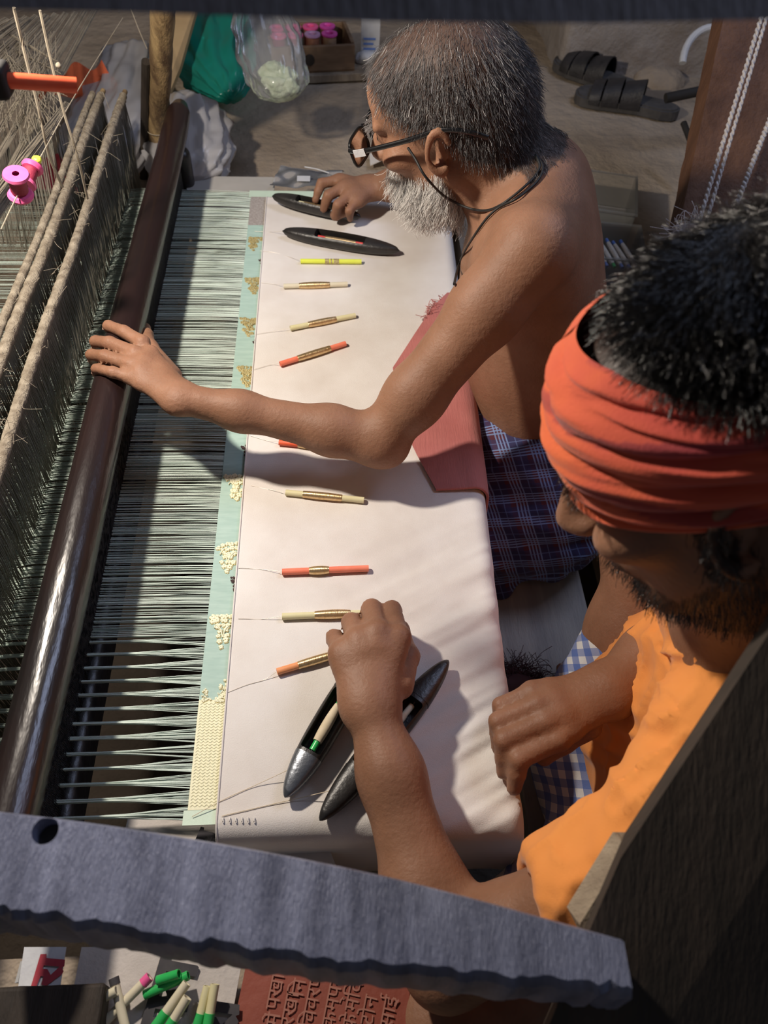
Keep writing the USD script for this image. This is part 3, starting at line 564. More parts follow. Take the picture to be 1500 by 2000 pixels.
# ---------------------------------------------------------------- shuttles
def shuttle(p, q, lab, tips, w=0.0165, h=0.0125, core=None, up=(0, 0, 1)):
    p, q = np.asarray(p, float), np.asarray(q, float); L = np.linalg.norm(q - p); ax, b, u = frame(q - p, up)
    t = thing('shuttle', lab, 'shuttle', (p + q) / 2)
    n = 41; ts = np.linspace(0, 1, n); prof = np.clip(1 - np.abs(2 * ts - 1) ** 2.6, 0, 1) ** 0.62; an = np.linspace(0, 2 * np.pi, 28, endpoint=False)
    sq = lambda c: np.sign(c) * np.abs(c) ** 0.8
    def body(t0, t1, sc=1.0):
        tt = np.linspace(t0, t1, 33); pr = np.clip(1 - np.abs(2 * tt - 1) ** 2.6, 0.0004, 1) ** 0.62 * sc
        v = np.vstack([p + ax * L * s + b * (w * k * sq(np.cos(an)))[:, None] + u * (h * (0.25 + .75 * k) * min(1, k * 3) * sq(np.sin(an)))[:, None] for s, k in zip(tt, pr)]); m = 28; f = []
        for i in range(len(tt) - 1):
            for j in range(m):
                k = (j + 1) % m; f += [[i * m + j, i * m + k, (i + 1) * m + k], [i * m + j, (i + 1) * m + k, (i + 1) * m + j]]
        v = np.vstack([v, v[:m].mean(0), v[-m:].mean(0)]); c0 = len(v) - 2
        for j in range(m):
            k = (j + 1) % m; f += [[c0, k, j], [c0 + 1, (len(tt) - 1) * m + j, (len(tt) - 1) * m + k]]
        o = trimesh.Trimesh(v, f, process=False); o.merge_vertices(); o.fix_normals(); return o
    def mani(m): return manifold3d.Manifold(manifold3d.Mesh(np.asarray(m.vertices, np.float32), np.asarray(m.faces, np.uint32)))
    cut = box(-0.21 * L, 0.21 * L, -0.72 * w, 0.72 * w, -0.5 * h, 2 * h, 0.003)
    T = np.column_stack([ax, b, u, (p + q) / 2]); cut = cut.transform(T)
    wood = mani(body(0.0, 1.0)) - cut
    obj('body', wood, 'black_wood', t, smooth=35)
    if tips:
        for a0, a1 in ((0.0, 0.27), (0.73, 1.0)):
            tip = mani(body(a0, a1, 1.035)) - cut
            obj('metal_tip', tip, tips, t, smooth=35)
    c0, c1 = (p + q) / 2 - ax * 0.19 * L, (p + q) / 2 + ax * 0.19 * L
    obj('spindle', tube([c0 - ax * 0.02 * L, c1 + ax * 0.02 * L], 0.0012, 8), 'steel', t)
    r = 0.0036; M2 = 0.38 * L
    quill = obj('quill', lathe_on(c0, c1, [(0, r * .6), (0, r), (M2, r), (M2, r * .6)], 14), core[0], t)
    obj('quill_winding', lathe_on(c0, c1, [(0.16 * M2, r)] + [(0.16 * M2 + 0.68 * M2 * k / 12, r + 0.0004 + core[2] * math.sin(math.pi * min(1, 0.15 + k / 12 * 0.85)) ** .8) for k in range(13)] + [(0.84 * M2, r)], 14), core[1], quill)
    return t
SA = shuttle(at(551, 451, 0.017), at(781, 490, 0.017), 'black wooden shuttle with red-ended quill, lying whole on the far part of the cover', None, core=('red_plastic', 'gold_wire', 0.001), w=0.0175)
SB = shuttle(at(531, 383, 0.022), at(705, 424, 0.022), 'black wooden shuttle held under the old weaver\'s right hand', None, core=('straw_pale', 'gold_wire', 0.001), w=0.0155)
SC = shuttle(at(556, 1558, 0.018), at(716, 1282, 0.026), 'black shuttle with steel tip and green-ended quill, left of the young weaver\'s forearm', 'steel', core=('straw_green', 'cotton_thread', 0.002), w=0.0165)
SD = shuttle(at(624, 1603, 0.016), at(876, 1289, 0.020), 'black shuttle passing under the young weaver\'s forearm, its far end resting on a fold', 'black_wood', core=('straw_ivory', 'cotton_thread', 0.0008), w=0.0165)
curves('thread_tail', [catmull([at(571, 1500, 0.018), at(500, 1533, 0.007), at(440, 1560, 0.006), at(375, 1595, 0.002)], 8)], 0.0007, 'cotton_thread', SC)
curves('thread_tail', [catmull([at(643, 1545, 0.016), at(570, 1562, 0.007), at(470, 1585, 0.0062), at(433, 1594, 0.006)], 8)], 0.0008, 'cotton_thread', SD)
curves('thread_tail', [catmull([at(553, 452, 0.017), at(530, 453, 0.006), at(497, 452, 0.002)], 8)], 0.0006, 'zari_thread', SA)
# ---------------------------------------------------------------- pink towel over the front edge
tw = [(873, 575), (846, 602), (806, 662), (767, 722), (780, 800), (790, 842), (814, 890), (836, 930), (851, 957)]
tl_ = np.array([at(px, py, 0.006) for px, py in tw]); ty = tl_[:, 1]; tx = tl_[:, 0] - 0.031
def towel(u, v):
    y = ty[0] + (ty[-1] - ty[0]) * v; s0 = np.interp(-y, -ty, tx); s1 = edge_x(y) - 0.031 + 0.05 + 0.025 * v
    s = s0 + (s1 - s0) * u; p = drape(s, y, 0.0035)
    p[..., 2] += 0.004 * (meshkit.noise(np.stack([s * 34, y * 13 + s * 20, 0 * s], -1), 12)) * np.clip(u * 4, 0, 1)
    return p
tg, _ = grid(50, 90, towel)
tt = thing('towel', 'faded pink cotton towel draped over the cover edge beside the old weaver', 'towel')
obj('cloth', thicken(tg, 0.0022), 'pink_towel', tt, smooth=60)
obj('hem', tube(towel(np.linspace(0, 1, 40), np.full(40, 1.0)), 0.0022, 8), 'pink_towel', tt)
r = np.random.default_rng(3); fr = []
for i in range(46):
    v0 = r.uniform(0.03, 0.17); p = towel(V(r.uniform(0, .02)), V(v0)).reshape(3); fr.append([p, p + r.normal(0, .004, 3) + V(-.003, 0, .003), p + r.normal(0, .006, 3) + V(-.004, 0, .002)])
curves('frayed_edge', fr, 0.0009, 'pink_towel', tt, kind='stuff')

# ---------------------------------------------------------------- bench, fringed cloth
bn = thing('bench_plank', 'worn grey-brown plank the weavers sit on, behind the covered beam', 'bench')
pl = box(0.408, 0.562, -0.42, 1.06, -0.285, -0.25, 0.004)
obj('seat', pl, 'plank_wood', bn)
for y in (-0.35, 0.98): obj('leg', box(0.43, 0.54, y - 0.03, y + 0.03, -0.80, -0.28, 0.004), 'dark_timber', bn)
hole = at(1010, 1122, -0.25); obj('knot', trimesh.creation.cylinder(0.008, 0.003, sections=18, transform=trimesh.transformations.translation_matrix(hole)), 'black_matt', bn)
r = np.random.default_rng(5); c = at(1005, 1330, -0.22); L = []
for i in range(900):
    a = r.uniform(0, 6.28); q = c + V(r.normal(0, .022), r.normal(0, .016), -0.012); l = r.uniform(.015, .04); d = V(math.cos(a), math.sin(a), r.uniform(.1, .9)); d /= np.linalg.norm(d)
    L.append([q, q + d * l * .5 + r.normal(0, .003, 3), q + d * l + V(0, 0, -.008)])
ff = thing('fringed_cloth', 'dark maroon fringed bundle on the bench beside the cover', 'cloth')
obj('bundle', lumpy(trimesh.creation.icosphere(3, 1.0).apply_transform(np.diag([.036, .028, .02, 1])).apply_translation(c + V(0.004, -.012, -.012)), 0.006, 60, 2, 0.01), 'maroon_fringe', ff)
curves('fringe', L, 0.0008, 'maroon_fringe', ff, kind='stuff')

# ---------------------------------------------------------------- timbers near the camera
def near_beam():
    top = [(-260, 1570), (-60, 1582), (0, 1588), (200, 1612), (500, 1662), (750, 1712), (1000, 1778), (1255, 1850)]
    nr = [(-260, 1755), (-60, 1772), (0, 1780), (200, 1812), (500, 1866), (750, 1893), (1000, 1912), (1275, 1940)]
    n = 120; T = np.array([at(x, y, 0.300) for x, y in top]); N = np.array([at(x, y, 0.298) for x, y in nr])
    s = np.linspace(0, 1, len(top)); ss = np.linspace(0, 1, n); T = np.stack([np.interp(ss, s, T[:, i]) for i in range(3)], 1); N = np.stack([np.interp(ss, s, N[:, i]) for i in range(3)], 1)
    from scipy.ndimage import gaussian_filter1d as gf
    T, N = gf(T, 6, axis=0, mode='nearest'), gf(N, 6, axis=0, mode='nearest')
    jag = (meshkit.fbm(np.stack([ss * 60, 0 * ss, 0 * ss], 1), 3, 2) - .5)
    N[:, 1] += jag * 0.008; rows = []
    for i in range(n):
        k = jag[i]; rows.append([T[i] + V(0, .002, -.004), T[i], N[i] + V(0, .003, 0), N[i] + V(0, -.002, -.005), N[i] + V(0, -.003 + .004 * k, -.040), N[i] + V(0, .0, -.082 - .010 * k), T[i] + V(.0, .0, -.082)])
    v = np.array(rows).reshape(-1, 3); m = 7; f = []
    for i in range(n - 1):
        for j in range(m):
            k = (j + 1) % m; f += [[i * m + j, i * m + k, (i + 1) * m + k], [i * m + j, (i + 1) * m + k, (i + 1) * m + j]]
    v = np.vstack([v, v[:m].mean(0), v[-m:].mean(0)]); c0 = len(v) - 2
    for j in range(m):
        k = (j + 1) % m; f += [[c0, k, j], [c0 + 1, (n - 1) * m + j, (n - 1) * m + k]]
    o = trimesh.Trimesh(v, f, process=False); o.fix_normals(); return o
nb = thing('loom_crossbar', 'grey weathered timber crossbar with a peg hole, in front of the loom', 'timber beam')
def mani(m): m = trimesh.Trimesh(m.vertices, m.faces); return manifold3d.Manifold(manifold3d.Mesh(np.asarray(m.vertices, np.float32), np.asarray(m.faces, np.uint32)))
beam = near_beam(); hc = at(88, 1622, 0.30)
try:
    bb = mani(beam) - manifold3d.Manifold.cylinder(0.03, 0.0085, 0.0085, 24).translate((hc[0], hc[1], 0.282))
    if bb.is_empty(): bb = beam
except Exception: bb = beam
obj('bar', bb, 'grey_timber', nb, smooth=40)
obj('hole_lining', trimesh.creation.cylinder(0.0082, 0.002, sections=24, transform=trimesh.transformations.translation_matrix((hc[0], hc[1], 0.284))), 'black_matt', nb)
def plate(poly, depth, thick, mat, name, parent=None, **k):
    """timber face given by its corners (pixel, pixel, distance), with real thickness behind it"""
    a = np.array([atd(*q) for q in poly]); n = np.cross(a[1] - a[0], a[2] - a[0]); n /= np.linalg.norm(n)
    if n @ CF < 0: n = -n
    v = np.vstack([a, a + n * thick]); h = trimesh.convex.convex_hull(v)
    return obj(name, h, mat, parent, smooth=False, **k)
ps = thing('loom_post', 'tall dark timber loom post rising at the right, nearest the camera', 'post')
pa = [atd(*q) for q in ((1500, 1240, 0.46), (1212, 1676, 0.50), (1283, 2040, 0.50), (1900, 2100, 0.46), (2100, 1500, 0.44))]
pax = (pa[0] - pa[1]) / np.linalg.norm(pa[0] - pa[1]); pn = np.cross(pa[1] - pa[0], pa[2] - pa[0]); pn = pn / np.linalg.norm(pn); pn = pn if pn @ CF > 0 else -pn
pv = np.array(pa + [pa[2] - pax * .42, pa[3] - pax * .42, pa[4] + pax * .9, pa[0] + pax * .9])
obj('post', trimesh.convex.convex_hull(np.vstack([pv, pv + pn * .035])), 'dark_timber', ps, smooth=False)
wd = thing('post_wedge', 'lighter brown wooden wedge between the crossbar and the dark post', 'wedge')
plate([(1132, 1806, 0.545), (1225, 1655, 0.545), (1330, 1655, 0.555), (1360, 2060, 0.545), (1262, 2060, 0.54)], 0, 0.02, 'pale_timber', 'wedge', wd)
def top_bar():
    low = [(-500, 8), (0, 18), (250, 24), (750, 42), (1150, 46), (1500, 38), (2000, 30)]; pts = np.array([atd(x, y, 0.27) for x, y in low])
    rows = []
    for p in pts: rows += [p, p + CU * 0.05 + CF * 0.004, p + CU * 0.06 + CF * 0.04, p + (p - CE) * 0.10 + CU * 0.004]
    v = np.array(rows); f = []
    for i in range(len(low) - 1):
        for j in range(4):
            k = (j + 1) % 4; f += [[i * 4 + j, i * 4 + k, i * 4 + 4 + k], [i * 4 + j, i * 4 + 4 + k, i * 4 + 4 + j]]
    e = len(v) - 4; f += [[0, 1, 2], [0, 2, 3], [e, e + 2, e + 1], [e, e + 3, e + 2]]
    o = trimesh.Trimesh(v, f, process=False); o.fix_normals(); return o
say(stage.GetPrimAtPath(obj('upper_crossbar', top_bar(), 'bar_timber', None, smooth=40)), 'dark upper loom crossbar along the top edge, very close and blurred', 'timber beam')

# ---------------------------------------------------------------- far left: posts, boards, harness cords
lp = thing('leaning_post', 'rough bamboo-brown post standing behind the batten\'s far end', 'post')
pb, pt = V(-0.235, 1.43, FZ - 0.01), atd(319, 10, 1.32); pt2 = pt + (pt - pb) * 0.35
po = tube([pb + (pt2 - pb) * t for t in np.linspace(0, 1, 40)], 0.0205, 16); po.vertices += po.vertex_normals * ((meshkit.fbm(po.vertices * V(60, 60, 9), 3, 4) - .5) * .007)[:, None]
obj('trunk', po, 'bamboo', lp, smooth=50)
of = V(-0.026, -0.005, 0); obj('side_strip', tube([pb + of + V(0, 0, .0), pb + of + (pt2 - pb) * 0.55], 0.0085, 10), 'dark_timber', lp)
k0 = pb + (pt - pb) * 0.36; obj('tie_string', tube([k0 + 0.0225 * V(math.cos(a), math.sin(a), .1 * math.sin(a)) for a in np.linspace(0, 6.283, 20)], 0.0008, 6), 'cord', lp)
bd = thing('leaning_board', 'narrow tan board leaning behind the bamboo post', 'board')
plate([(350, -60, 1.75), (405, -60, 1.75), (352, 130, 1.72), (268, 335, 1.66), (252, 320, 1.66)], 0, 0.012, 'tan_board', 'board', bd)

def cordthing(name, lab, cat, lines, w, mat='cord', knots=()):
    t = thing(name, lab, cat)
    for l in lines: obj('cord', tube(catmull(l, 5), w, 6), mat, t)
    for kx in knots:
        m = trimesh.creation.icosphere(2, w * 1.9); m.apply_translation(kx); obj('knot', lumpy(m, w * .8, 150, 3, .005), mat, t)
    return t
cordthing('harness_cord', 'beige double cord slanting down to the first heddle shaft, right of its neighbour', 'cord', [[atd(78, 20, 0.95), atd(100, 120, 1.0), atd(125, 220, 1.05), atd(150, 300, 1.10), atd(171, 388, 1.18)]], 0.0019, knots=[atd(114, 128, 1.0)])
cordthing('harness_cord', 'beige double cord slanting down at the far left, left of its neighbour', 'cord', [[atd(27, 15, 0.9), atd(50, 110, .95), atd(75, 210, 1.0), atd(95, 300, 1.06), atd(122, 365, 1.12)]], 0.0021)
cordthing('harness_cord', 'thin cord crossing from the spools up toward the plastic bag', 'cord', [[atd(2, 448, 0.92), atd(35, 380, 0.93), atd(80, 305, 1.0), atd(150, 180, 1.15), atd(240, 35, 1.4)]], 0.0008)
cordthing('harness_cord', 'thin string falling to the top of the white plastic bag', 'cord', [[atd(255, 15, 1.5), atd(272, 60, 1.5), atd(287, 95, 1.52)]], 0.001)
r = np.random.default_rng(21); t = thing('harness_strings', 'dense fan of beige harness strings in bundles over the far left warp', 'strings', kind='stuff'); L = []
def bundle(A, B, da, db, n, sp):
    for i in range(n):
        o = r.uniform(-sp, sp); k = r.normal(0, 1.0); p, q = atd(A[0] + o, A[1] + o * .5, da + r.normal(0, .006)), atd(B[0] + o * 1.1 + k, B[1] + o * .55, db + r.normal(0, .006)); L.append([p, (p + q) / 2 + r.normal(0, .0012, 3), q])
for b in range(10): bundle((186 - b * 19, 18 + b * 2), (20 - b * 24, 330 - b * 20), 1.75 - .03 * b, 1.30 - .015 * b, 22, 5)
for b in range(7): bundle((132 - b * 5, 200 + b * 9), (-25 - b * 8, 395 + b * 22), 1.36 - .01 * b, 1.12, 20, 5)
for b in range(4): bundle((-30, 40 + b * 32), (110 + b * 6, 120 + b * 22), 1.5, 1.42, 10, 4)
for i in range(70): bundle((r.uniform(-20, 120), r.uniform(60, 130)), (r.uniform(0, 120), r.uniform(190, 280)), 1.45, 1.32, 1, 1)
curves('string', L, 0.0009, 'cord', t, kind='stuff')
r = np.random.default_rng(22); L = []
for i in range(120):
    x = r.uniform(-60, 150); p, q = atd(x, 230 + r.uniform(0, 60), 1.35), atd(x + 45, 470 + r.uniform(0, 60), 1.4); L.append([p, (p + q) / 2, q])
hs = thing('pattern_strings', 'faint dark strings hanging behind the pink spools', 'strings', kind='stuff'); curves('string', L, 0.0009, 'heddle_yarn', hs, kind='stuff')

def spool(name, c, axis, lab, big=1.0):
    c = np.asarray(c, float); ax, b, u = frame(axis); t = thing(name, lab, 'spool', c); a = c - ax * 0.018 * big
    obj('flange', lathe_on(a, c, [(0, .004), (0, .0155 * big), (.003, .0165 * big), (.0065, .014 * big), (.0075, .006)], 28), 'pink_plastic', t)
    obj('flange', lathe_on(a, c, [(.029 * big, .006), (.030 * big, .014 * big), (.0335 * big, .0165 * big), (.0365 * big, .0155 * big), (.0365 * big, .004)], 28), 'pink_plastic', t)
    obj('barrel', lathe_on(a, c, [(.005, .0075), (.033 * big, .0075)], 20), 'magenta_plastic', t)
    obj('winding', lathe_on(a, c, [(.007, .0085), (.009, .011 * big), (.027 * big, .011 * big), (.029 * big, .0085)], 20), 'crimson_thread', t)
    obj('hub', lathe_on(a, c, [(-.0006, .0), (-.0006, .0035), (.001, .0038)], 16), 'magenta_plastic', t)
    return t
spool('pink_spool', atd(36, 362, 0.93), -CF * 0.85 + CR * 0.2 + CU * 0.45, 'pink plastic spool with crimson thread, the lower of the two on the string', 0.92)
spool('pink_spool', atd(57, 342, 0.965), -CF * 0.3 - CR * 0.2 - CU * 0.9, 'pink plastic spool partly behind the other, just below the lime bead', 0.8)
bd_ = trimesh.creation.icosphere(3, 0.0062); bd_.vertices[:, 2] *= .85; bd_.apply_translation(atd(72, 312, 0.98))
say(stage.GetPrimAtPath(obj('bead', lumpy(bd_, .0008, 200, 1, .004), 'straw_yellow', None)), 'small lime yellow bead threaded on the string above the pink spools', 'bead')
pirn(atd(4, 156, 0.62), atd(150, 167, 0.64), 'straw_hot', 'bright orange-red straw held out at the left edge, close to the camera', None, None, r=0.0060, name='orange_straw')
pc = thing('dark_clip', 'dark clip gripping the orange-red straw at the left edge', 'clip'); obj('jaw', box(-.012, .012, -.012, .012, -.012, .012, .004).translate(tuple(atd(-12, 156, 0.62))), 'black_matt', pc); _c = atd(-12, 156, 0.62); obj('hanging_cord', tube([_c, _c + V(-.01, .0, .18), _c + V(-.02, -.02, .45)], .0012, 6), 'cord', pc)

# ---------------------------------------------------------------- far floor: bags, bobbin box, papers, sandals, trays, posts
def bag(name, lab, prof, mat, amp, seed, axes=(1, 1), fold=26):
    """gathered bag: prof = [(px, py, distance, half width m)] from mouth to bottom"""
    c = np.array([atd(a, b_, d) for a, b_, d, w in prof]); w = np.array([q[3] for q in prof]); n = 46; m = 80
    s = np.linspace(0, 1, len(prof)); ss = np.linspace(0, 1, n); cc = np.stack([np.interp(ss, s, c[:, i]) for i in range(3)], 1); ww = np.interp(ss, s, w); an = np.linspace(0, 2 * np.pi, m, endpoint=False); rows = []
    t = c[-1] - c[0]; t /= np.linalg.norm(t); b1 = np.cross(t, CF); b1 /= np.linalg.norm(b1); b2 = np.cross(t, b1)
    for i in range(n):
        q = np.stack([np.cos(an) * 2 + ss[i] * .5, np.sin(an) * 2, np.full(m, ss[i] * 5)], 1)
        k = 1 + amp * 2 * (meshkit.fbm(q * 1.6, 3, seed) - .5) + amp * .5 * np.sin(an * fold / 2 + 3 * meshkit.noise(q, seed)) * (1 - .6 * ss[i])
        rows.append(cc[i] + (ww[i] * k * np.cos(an))[:, None] * b1 * axes[0] + (ww[i] * k * np.sin(an))[:, None] * b2 * axes[1])
    v = np.vstack(rows + [cc[-1:]]); f = []
    for i in range(n - 1):
        for j in range(m):
            k = (j + 1) % m; f += [[i * m + j, i * m + k, (i + 1) * m + k], [i * m + j, (i + 1) * m + k, (i + 1) * m + j]]
    for j in range(m): f.append([len(v) - 1, (n - 1) * m + j, (n - 1) * m + (j + 1) % m])
    return obj(name, trimesh.Trimesh(v, f, process=False), mat, lab if lab and lab.startswith('/World') else None, smooth=40)
def bagthing(name, lab, prof, mat, amp, seed, **k):
    t = thing(name, lab, 'bag'); bag('film', t, prof, mat, amp, seed, **k); return t
bagthing('plastic_bag', 'milky white crumpled plastic bag behind the batten end and post', [(345, 195, 1.72, .03), (350, 225, 1.70, .075), (360, 260, 1.68, .095), (368, 300, 1.64, .09), (372, 335, 1.60, .08), (378, 350, 1.58, .06), (380, 356, 1.57, .02)], 'milky_bag', .22, 3, axes=(1, .6))
bagthing('plastic_bag', 'greyish white plastic bag bulging left of the bamboo post', [(262, 92, 1.95, .03), (258, 112, 1.93, .075), (248, 160, 1.88, .08), (238, 210, 1.80, .10), (215, 270, 1.7, .10), (200, 330, 1.62, .07), (190, 360, 1.6, .02)], 'milky_bag', .25, 8, axes=(1, .5))
bagthing('plastic_bag', 'teal green plastic bag hanging behind the white bag', [(420, -20, 1.9, .03), (415, 30, 1.9, .085), (412, 80, 1.88, .10), (415, 130, 1.84, .088), (440, 165, 1.80, .062), (450, 190, 1.78, .03), (452, 196, 1.78, .005)], 'teal_bag', .25, 12, axes=(1, .6))
cb = bagthing('plastic_bag', 'clear plastic bag holding pale green yarn, hanging beside the bobbin box', [(500, -20, 1.6, .035), (510, 40, 1.6, .058), (525, 90, 1.6, .066), (540, 140, 1.6, .062), (553, 175, 1.6, .052), (560, 192, 1.6, .025), (561, 195, 1.6, .004)], 'clear_bag', .16, 15, axes=(1, .55))
for i, (px, py, s) in enumerate([(532, 140, .027), (556, 150, .026), (545, 170, .024), (566, 170, .018), (528, 160, .02)]):
    m = trimesh.creation.icosphere(3, s); m.vertices *= (1, .7, .8); m.apply_translation(atd(px, py, 1.615))
    say(stage.GetPrimAtPath(obj('yarn_hank', lumpy(m, .012, 55, 20 + i, .012), 'green_yarn', None, smooth=50)), ['pale green yarn hank at the upper left inside the clear bag', 'pale green yarn hank at the upper right inside the clear bag', 'pale green yarn hank at the bottom middle of the clear bag', 'small pale green yarn hank at the bottom right corner of the clear bag', 'small pale green yarn hank at the lower left inside the clear bag'][i], 'yarn', 'yarn hanks in the clear bag')
oc = [at(70, 205, -.02), at(232, 160, -.02), at(200, 122, .03), at(110, 140, .03)]
say(stage.GetPrimAtPath(obj('orange_cloth', thicken(grid(20, 12, lambda u, v: (oc[0] * ((1 - u) * (1 - v))[..., None] + oc[1] * (u * (1 - v))[..., None] + oc[2] * (u * v)[..., None] + oc[3] * ((1 - u) * v)[..., None]) + V(0, 0, 1) * (.012 * np.sin(u * 9 + v * 4))[..., None])[0], .002), 'orange_cloth', None)), 'orange-red cloth behind the strings, left of the grey plastic bag', 'cloth')
say(stage.GetPrimAtPath(obj('red_cloth', thicken(grid(14, 10, lambda u, v: at(95, 335, -.06) + np.stack([(u - .3) * .14, (v - .5) * .16, .012 * np.sin(u * 7 + v * 4)], -1))[0], .002), 'ink_red', None)), 'dark red cloth seen through strings behind the pink spools', 'cloth')

# bobbin box
A, B = at(566, 142, FZ + 0.03), at(694, 136, FZ + 0.03); ang = math.atan2(B[1] - A[1], B[0] - A[0])
def turn(m, o=A, a=ang):
    m = tm(m); m.apply_transform(trimesh.transformations.rotation_matrix(a, (0, 0, 1))); m.apply_translation(o); return m
BX = thing('bobbin_box', 'small wooden drawer box full of pink-topped bobbins on the floor', 'box', A)
W_, D_, H_ = 0.170, 0.145, 0.060
obj('front_panel', turn(box(-.045, W_, 0, .010, 0, H_, .0015)), 'box_wood', BX)
obj('side_panel', turn(box(W_ - .009, W_, .010, D_, 0, H_ + .004, .0012)), 'box_wood', BX)
obj('side_panel', turn(box(-.045, -.036, .010, D_, 0, H_, .0012)), 'box_wood', BX)
obj('back_panel', turn(box(-.045, W_, D_, D_ + .009, 0, H_, .0012)), 'box_wood', BX)
obj('bottom_panel', turn(box(-.045, W_, .002, D_, -.004, .004)), 'box_wood', BX)
obj('knob', turn(trimesh.creation.cylinder(.0125, .010, sections=24, transform=trimesh.transformations.rotation_matrix(math.pi / 2, (1, 0, 0))).apply_translation((.052, -.004, .03))), 'dark_timber', BX)
say(stage.GetPrimAtPath(obj('base_board', turn(box(-.05, W_ + .045, -.012, D_ + .03, -.024, -.0045, .002)), 'pale_timber', None)), 'pale board under the bobbin box, jutting out in front', 'board')
say(stage.GetPrimAtPath(obj('base_block', turn(box(-.03, W_ + .012, .0, D_ + .02, -.045, -.0245, .002)), 'dark_timber', None)), 'dark wooden block under the pale board of the bobbin box', 'block')
spots = [(582, 50, 'pink_plastic', 'copper_thread'), (621, 52, 'lilac_plastic', 'copper_thread'), (654, 50, 'magenta_plastic', 'pale_copper_thread'), (555, 54, 'pink_plastic', 'crimson_thread')]
lab = ['front row pink-topped bobbin with dark copper thread, second from left', 'front row lilac-topped bobbin with copper thread', 'front row magenta-topped bobbin with pale copper thread', 'front row pink-topped bobbin at the left end, half behind the clear bag',
       'back row pink-topped bobbin behind the dark copper one', 'back row pink-topped bobbin behind the lilac one', 'back row magenta-topped bobbin at the right end', 'back row pink-topped bobbin at the left end']
cols = [('pink_plastic', 'crimson_thread'), ('lilac_plastic', 'copper_thread'), ('magenta_plastic', 'pale_copper_thread'), ('pink_plastic', 'crimson_thread'), ('pink_plastic', 'copper_thread'), ('pink_plastic', 'copper_thread'), ('magenta_plastic', 'copper_thread'), ('pink_plastic', 'crimson_thread')]
for i in range(8):
    x = [.022, .066, .110, -.020][i % 4] + (.002 if i > 3 else 0); y = .034 if i < 4 else .082
    bt_ = thing('bobbin', lab[i], 'bobbin', turn(trimesh.creation.icosphere(0, 1e-4).apply_translation((x, y, .004))).vertices.mean(0), 'bobbins in the wooden box')
    a, b = (turn(trimesh.creation.icosphere(0, 1e-4).apply_translation((x, y, z))).vertices.mean(0) for z in (.0045, .075))
    obj('tube', lathe_on(a, b, [(0.002, .0075), (.070, .0075)], 18), cols[i][0], bt_)
    obj('top_flange', lathe_on(a, b, [(.068, .0085), (.068, .0200), (.0705, .0206), (.0725, .0200), (.0732, .0110), (.0715, .0095), (.06, .009)], 28), cols[i][0], bt_)
    obj('bottom_flange', lathe_on(a, b, [(0.0, .0), (0, .0195), (.004, .0195), (.004, .008)], 28), cols[i][0], bt_)
    obj('winding', lathe_on(a, b, [(.004, .0085), (.006, .0172), (.066, .0172), (.068, .0085)], 24), cols[i][1], bt_)
# papers
P0 = at(722, 60, 0.0)
pp = thing('paper_packet', 'white printed paper packet standing beside the bobbin box', 'packet', P0)
obj('sheet', lumpy(box(-.022, .026, -.004, .004, -.10, .03).translate(tuple(P0)), .003, 30, 4, .012), 'paper_white', pp)
for k in range(5): obj('print_line', box(-.016, .016 - .006 * (k % 2), -.0058, -.0052, -.02 - .012 * k, -.015 - .012 * k).translate(tuple(P0)), 'ink_blue', pp)
say(stage.GetPrimAtPath(obj('crumpled_paper', lumpy(trimesh.creation.icosphere(3, .03).apply_transform(np.diag([1.3, .8, .6, 1])).apply_translation(at(722, 108, -.06)), .02, 30, 9, .012), 'paper_white', None)), 'crumpled grey paper right of the bobbin box', 'paper')

# sandals
def sandal(c, ang, lab, mirror=1):
    t = thing('sandal', lab, 'sandal', c); L = .262
    def T(m):
        m = tm(m); m.apply_transform(trimesh.transformations.rotation_matrix(ang, (0, 0, 1))); m.apply_translation(c); return m
    xs = np.linspace(0, L, 40); half = np.interp(xs, [0, .01, .04, .09, .15, .2, .24, .255, L], [.006, .022, .033, .032, .038, .045, .040, .028, .006]); cy = np.interp(xs, [0, .1, .2, L], [0, -.004, .004, .012]) * mirror
    poly = sg.Polygon(np.vstack([np.stack([xs, cy + half], 1), np.stack([xs, cy - half], 1)[::-1]])).buffer(.002)
    s = trimesh.creation.extrude_polygon(poly, .022, engine='earcut'); obj('sole', T(s), 'sandal_sole', t, smooth=30)
    i = trimesh.creation.extrude_polygon(poly.buffer(-.006), .003, engine='earcut'); i.apply_translation((0, 0, .022)); obj('insole', T(i), 'sandal_sole', t, smooth=30)
    for (x0, x1, hgt) in ((.095, .145, .058), (.150, .19, .052), (.195, .222, .040)):
        def f(u, v):
            x = x0 + (x1 - x0) * u; a = math.pi * v; hf = np.interp(x, xs, half) + .004; return np.stack([x + 0 * v, np.interp(x, xs, cy) + hf * np.cos(a), .012 + hgt * np.sin(a) ** .8 * (1 - .25 * (x - x0) / .05)], -1)
        g, _ = grid(6, 22, f); obj('strap', T(thicken(g, .003)), 'sandal_leather', t, smooth=50)
    return t
c1, c2 = at(1322, 228, FZ + .012), at(1262, 198, FZ + .012)
h1 = at(1136, 188, FZ + .012); sandal(V(c1[0], c1[1], FZ + .008), math.atan2(h1[1] - c1[1], h1[0] - c1[0]), 'dark slip-on sandal with wide straps, nearer of the pair on the clay floor', 1)
h2 = at(1106, 142, FZ + .012); sandal(V(c2[0] - .01, c2[1] + .035, FZ + .008), math.atan2(h2[1] - c2[1], h2[0] - c2[0]), 'dark slip-on sandal with wide straps, behind and touching its mate', -1)

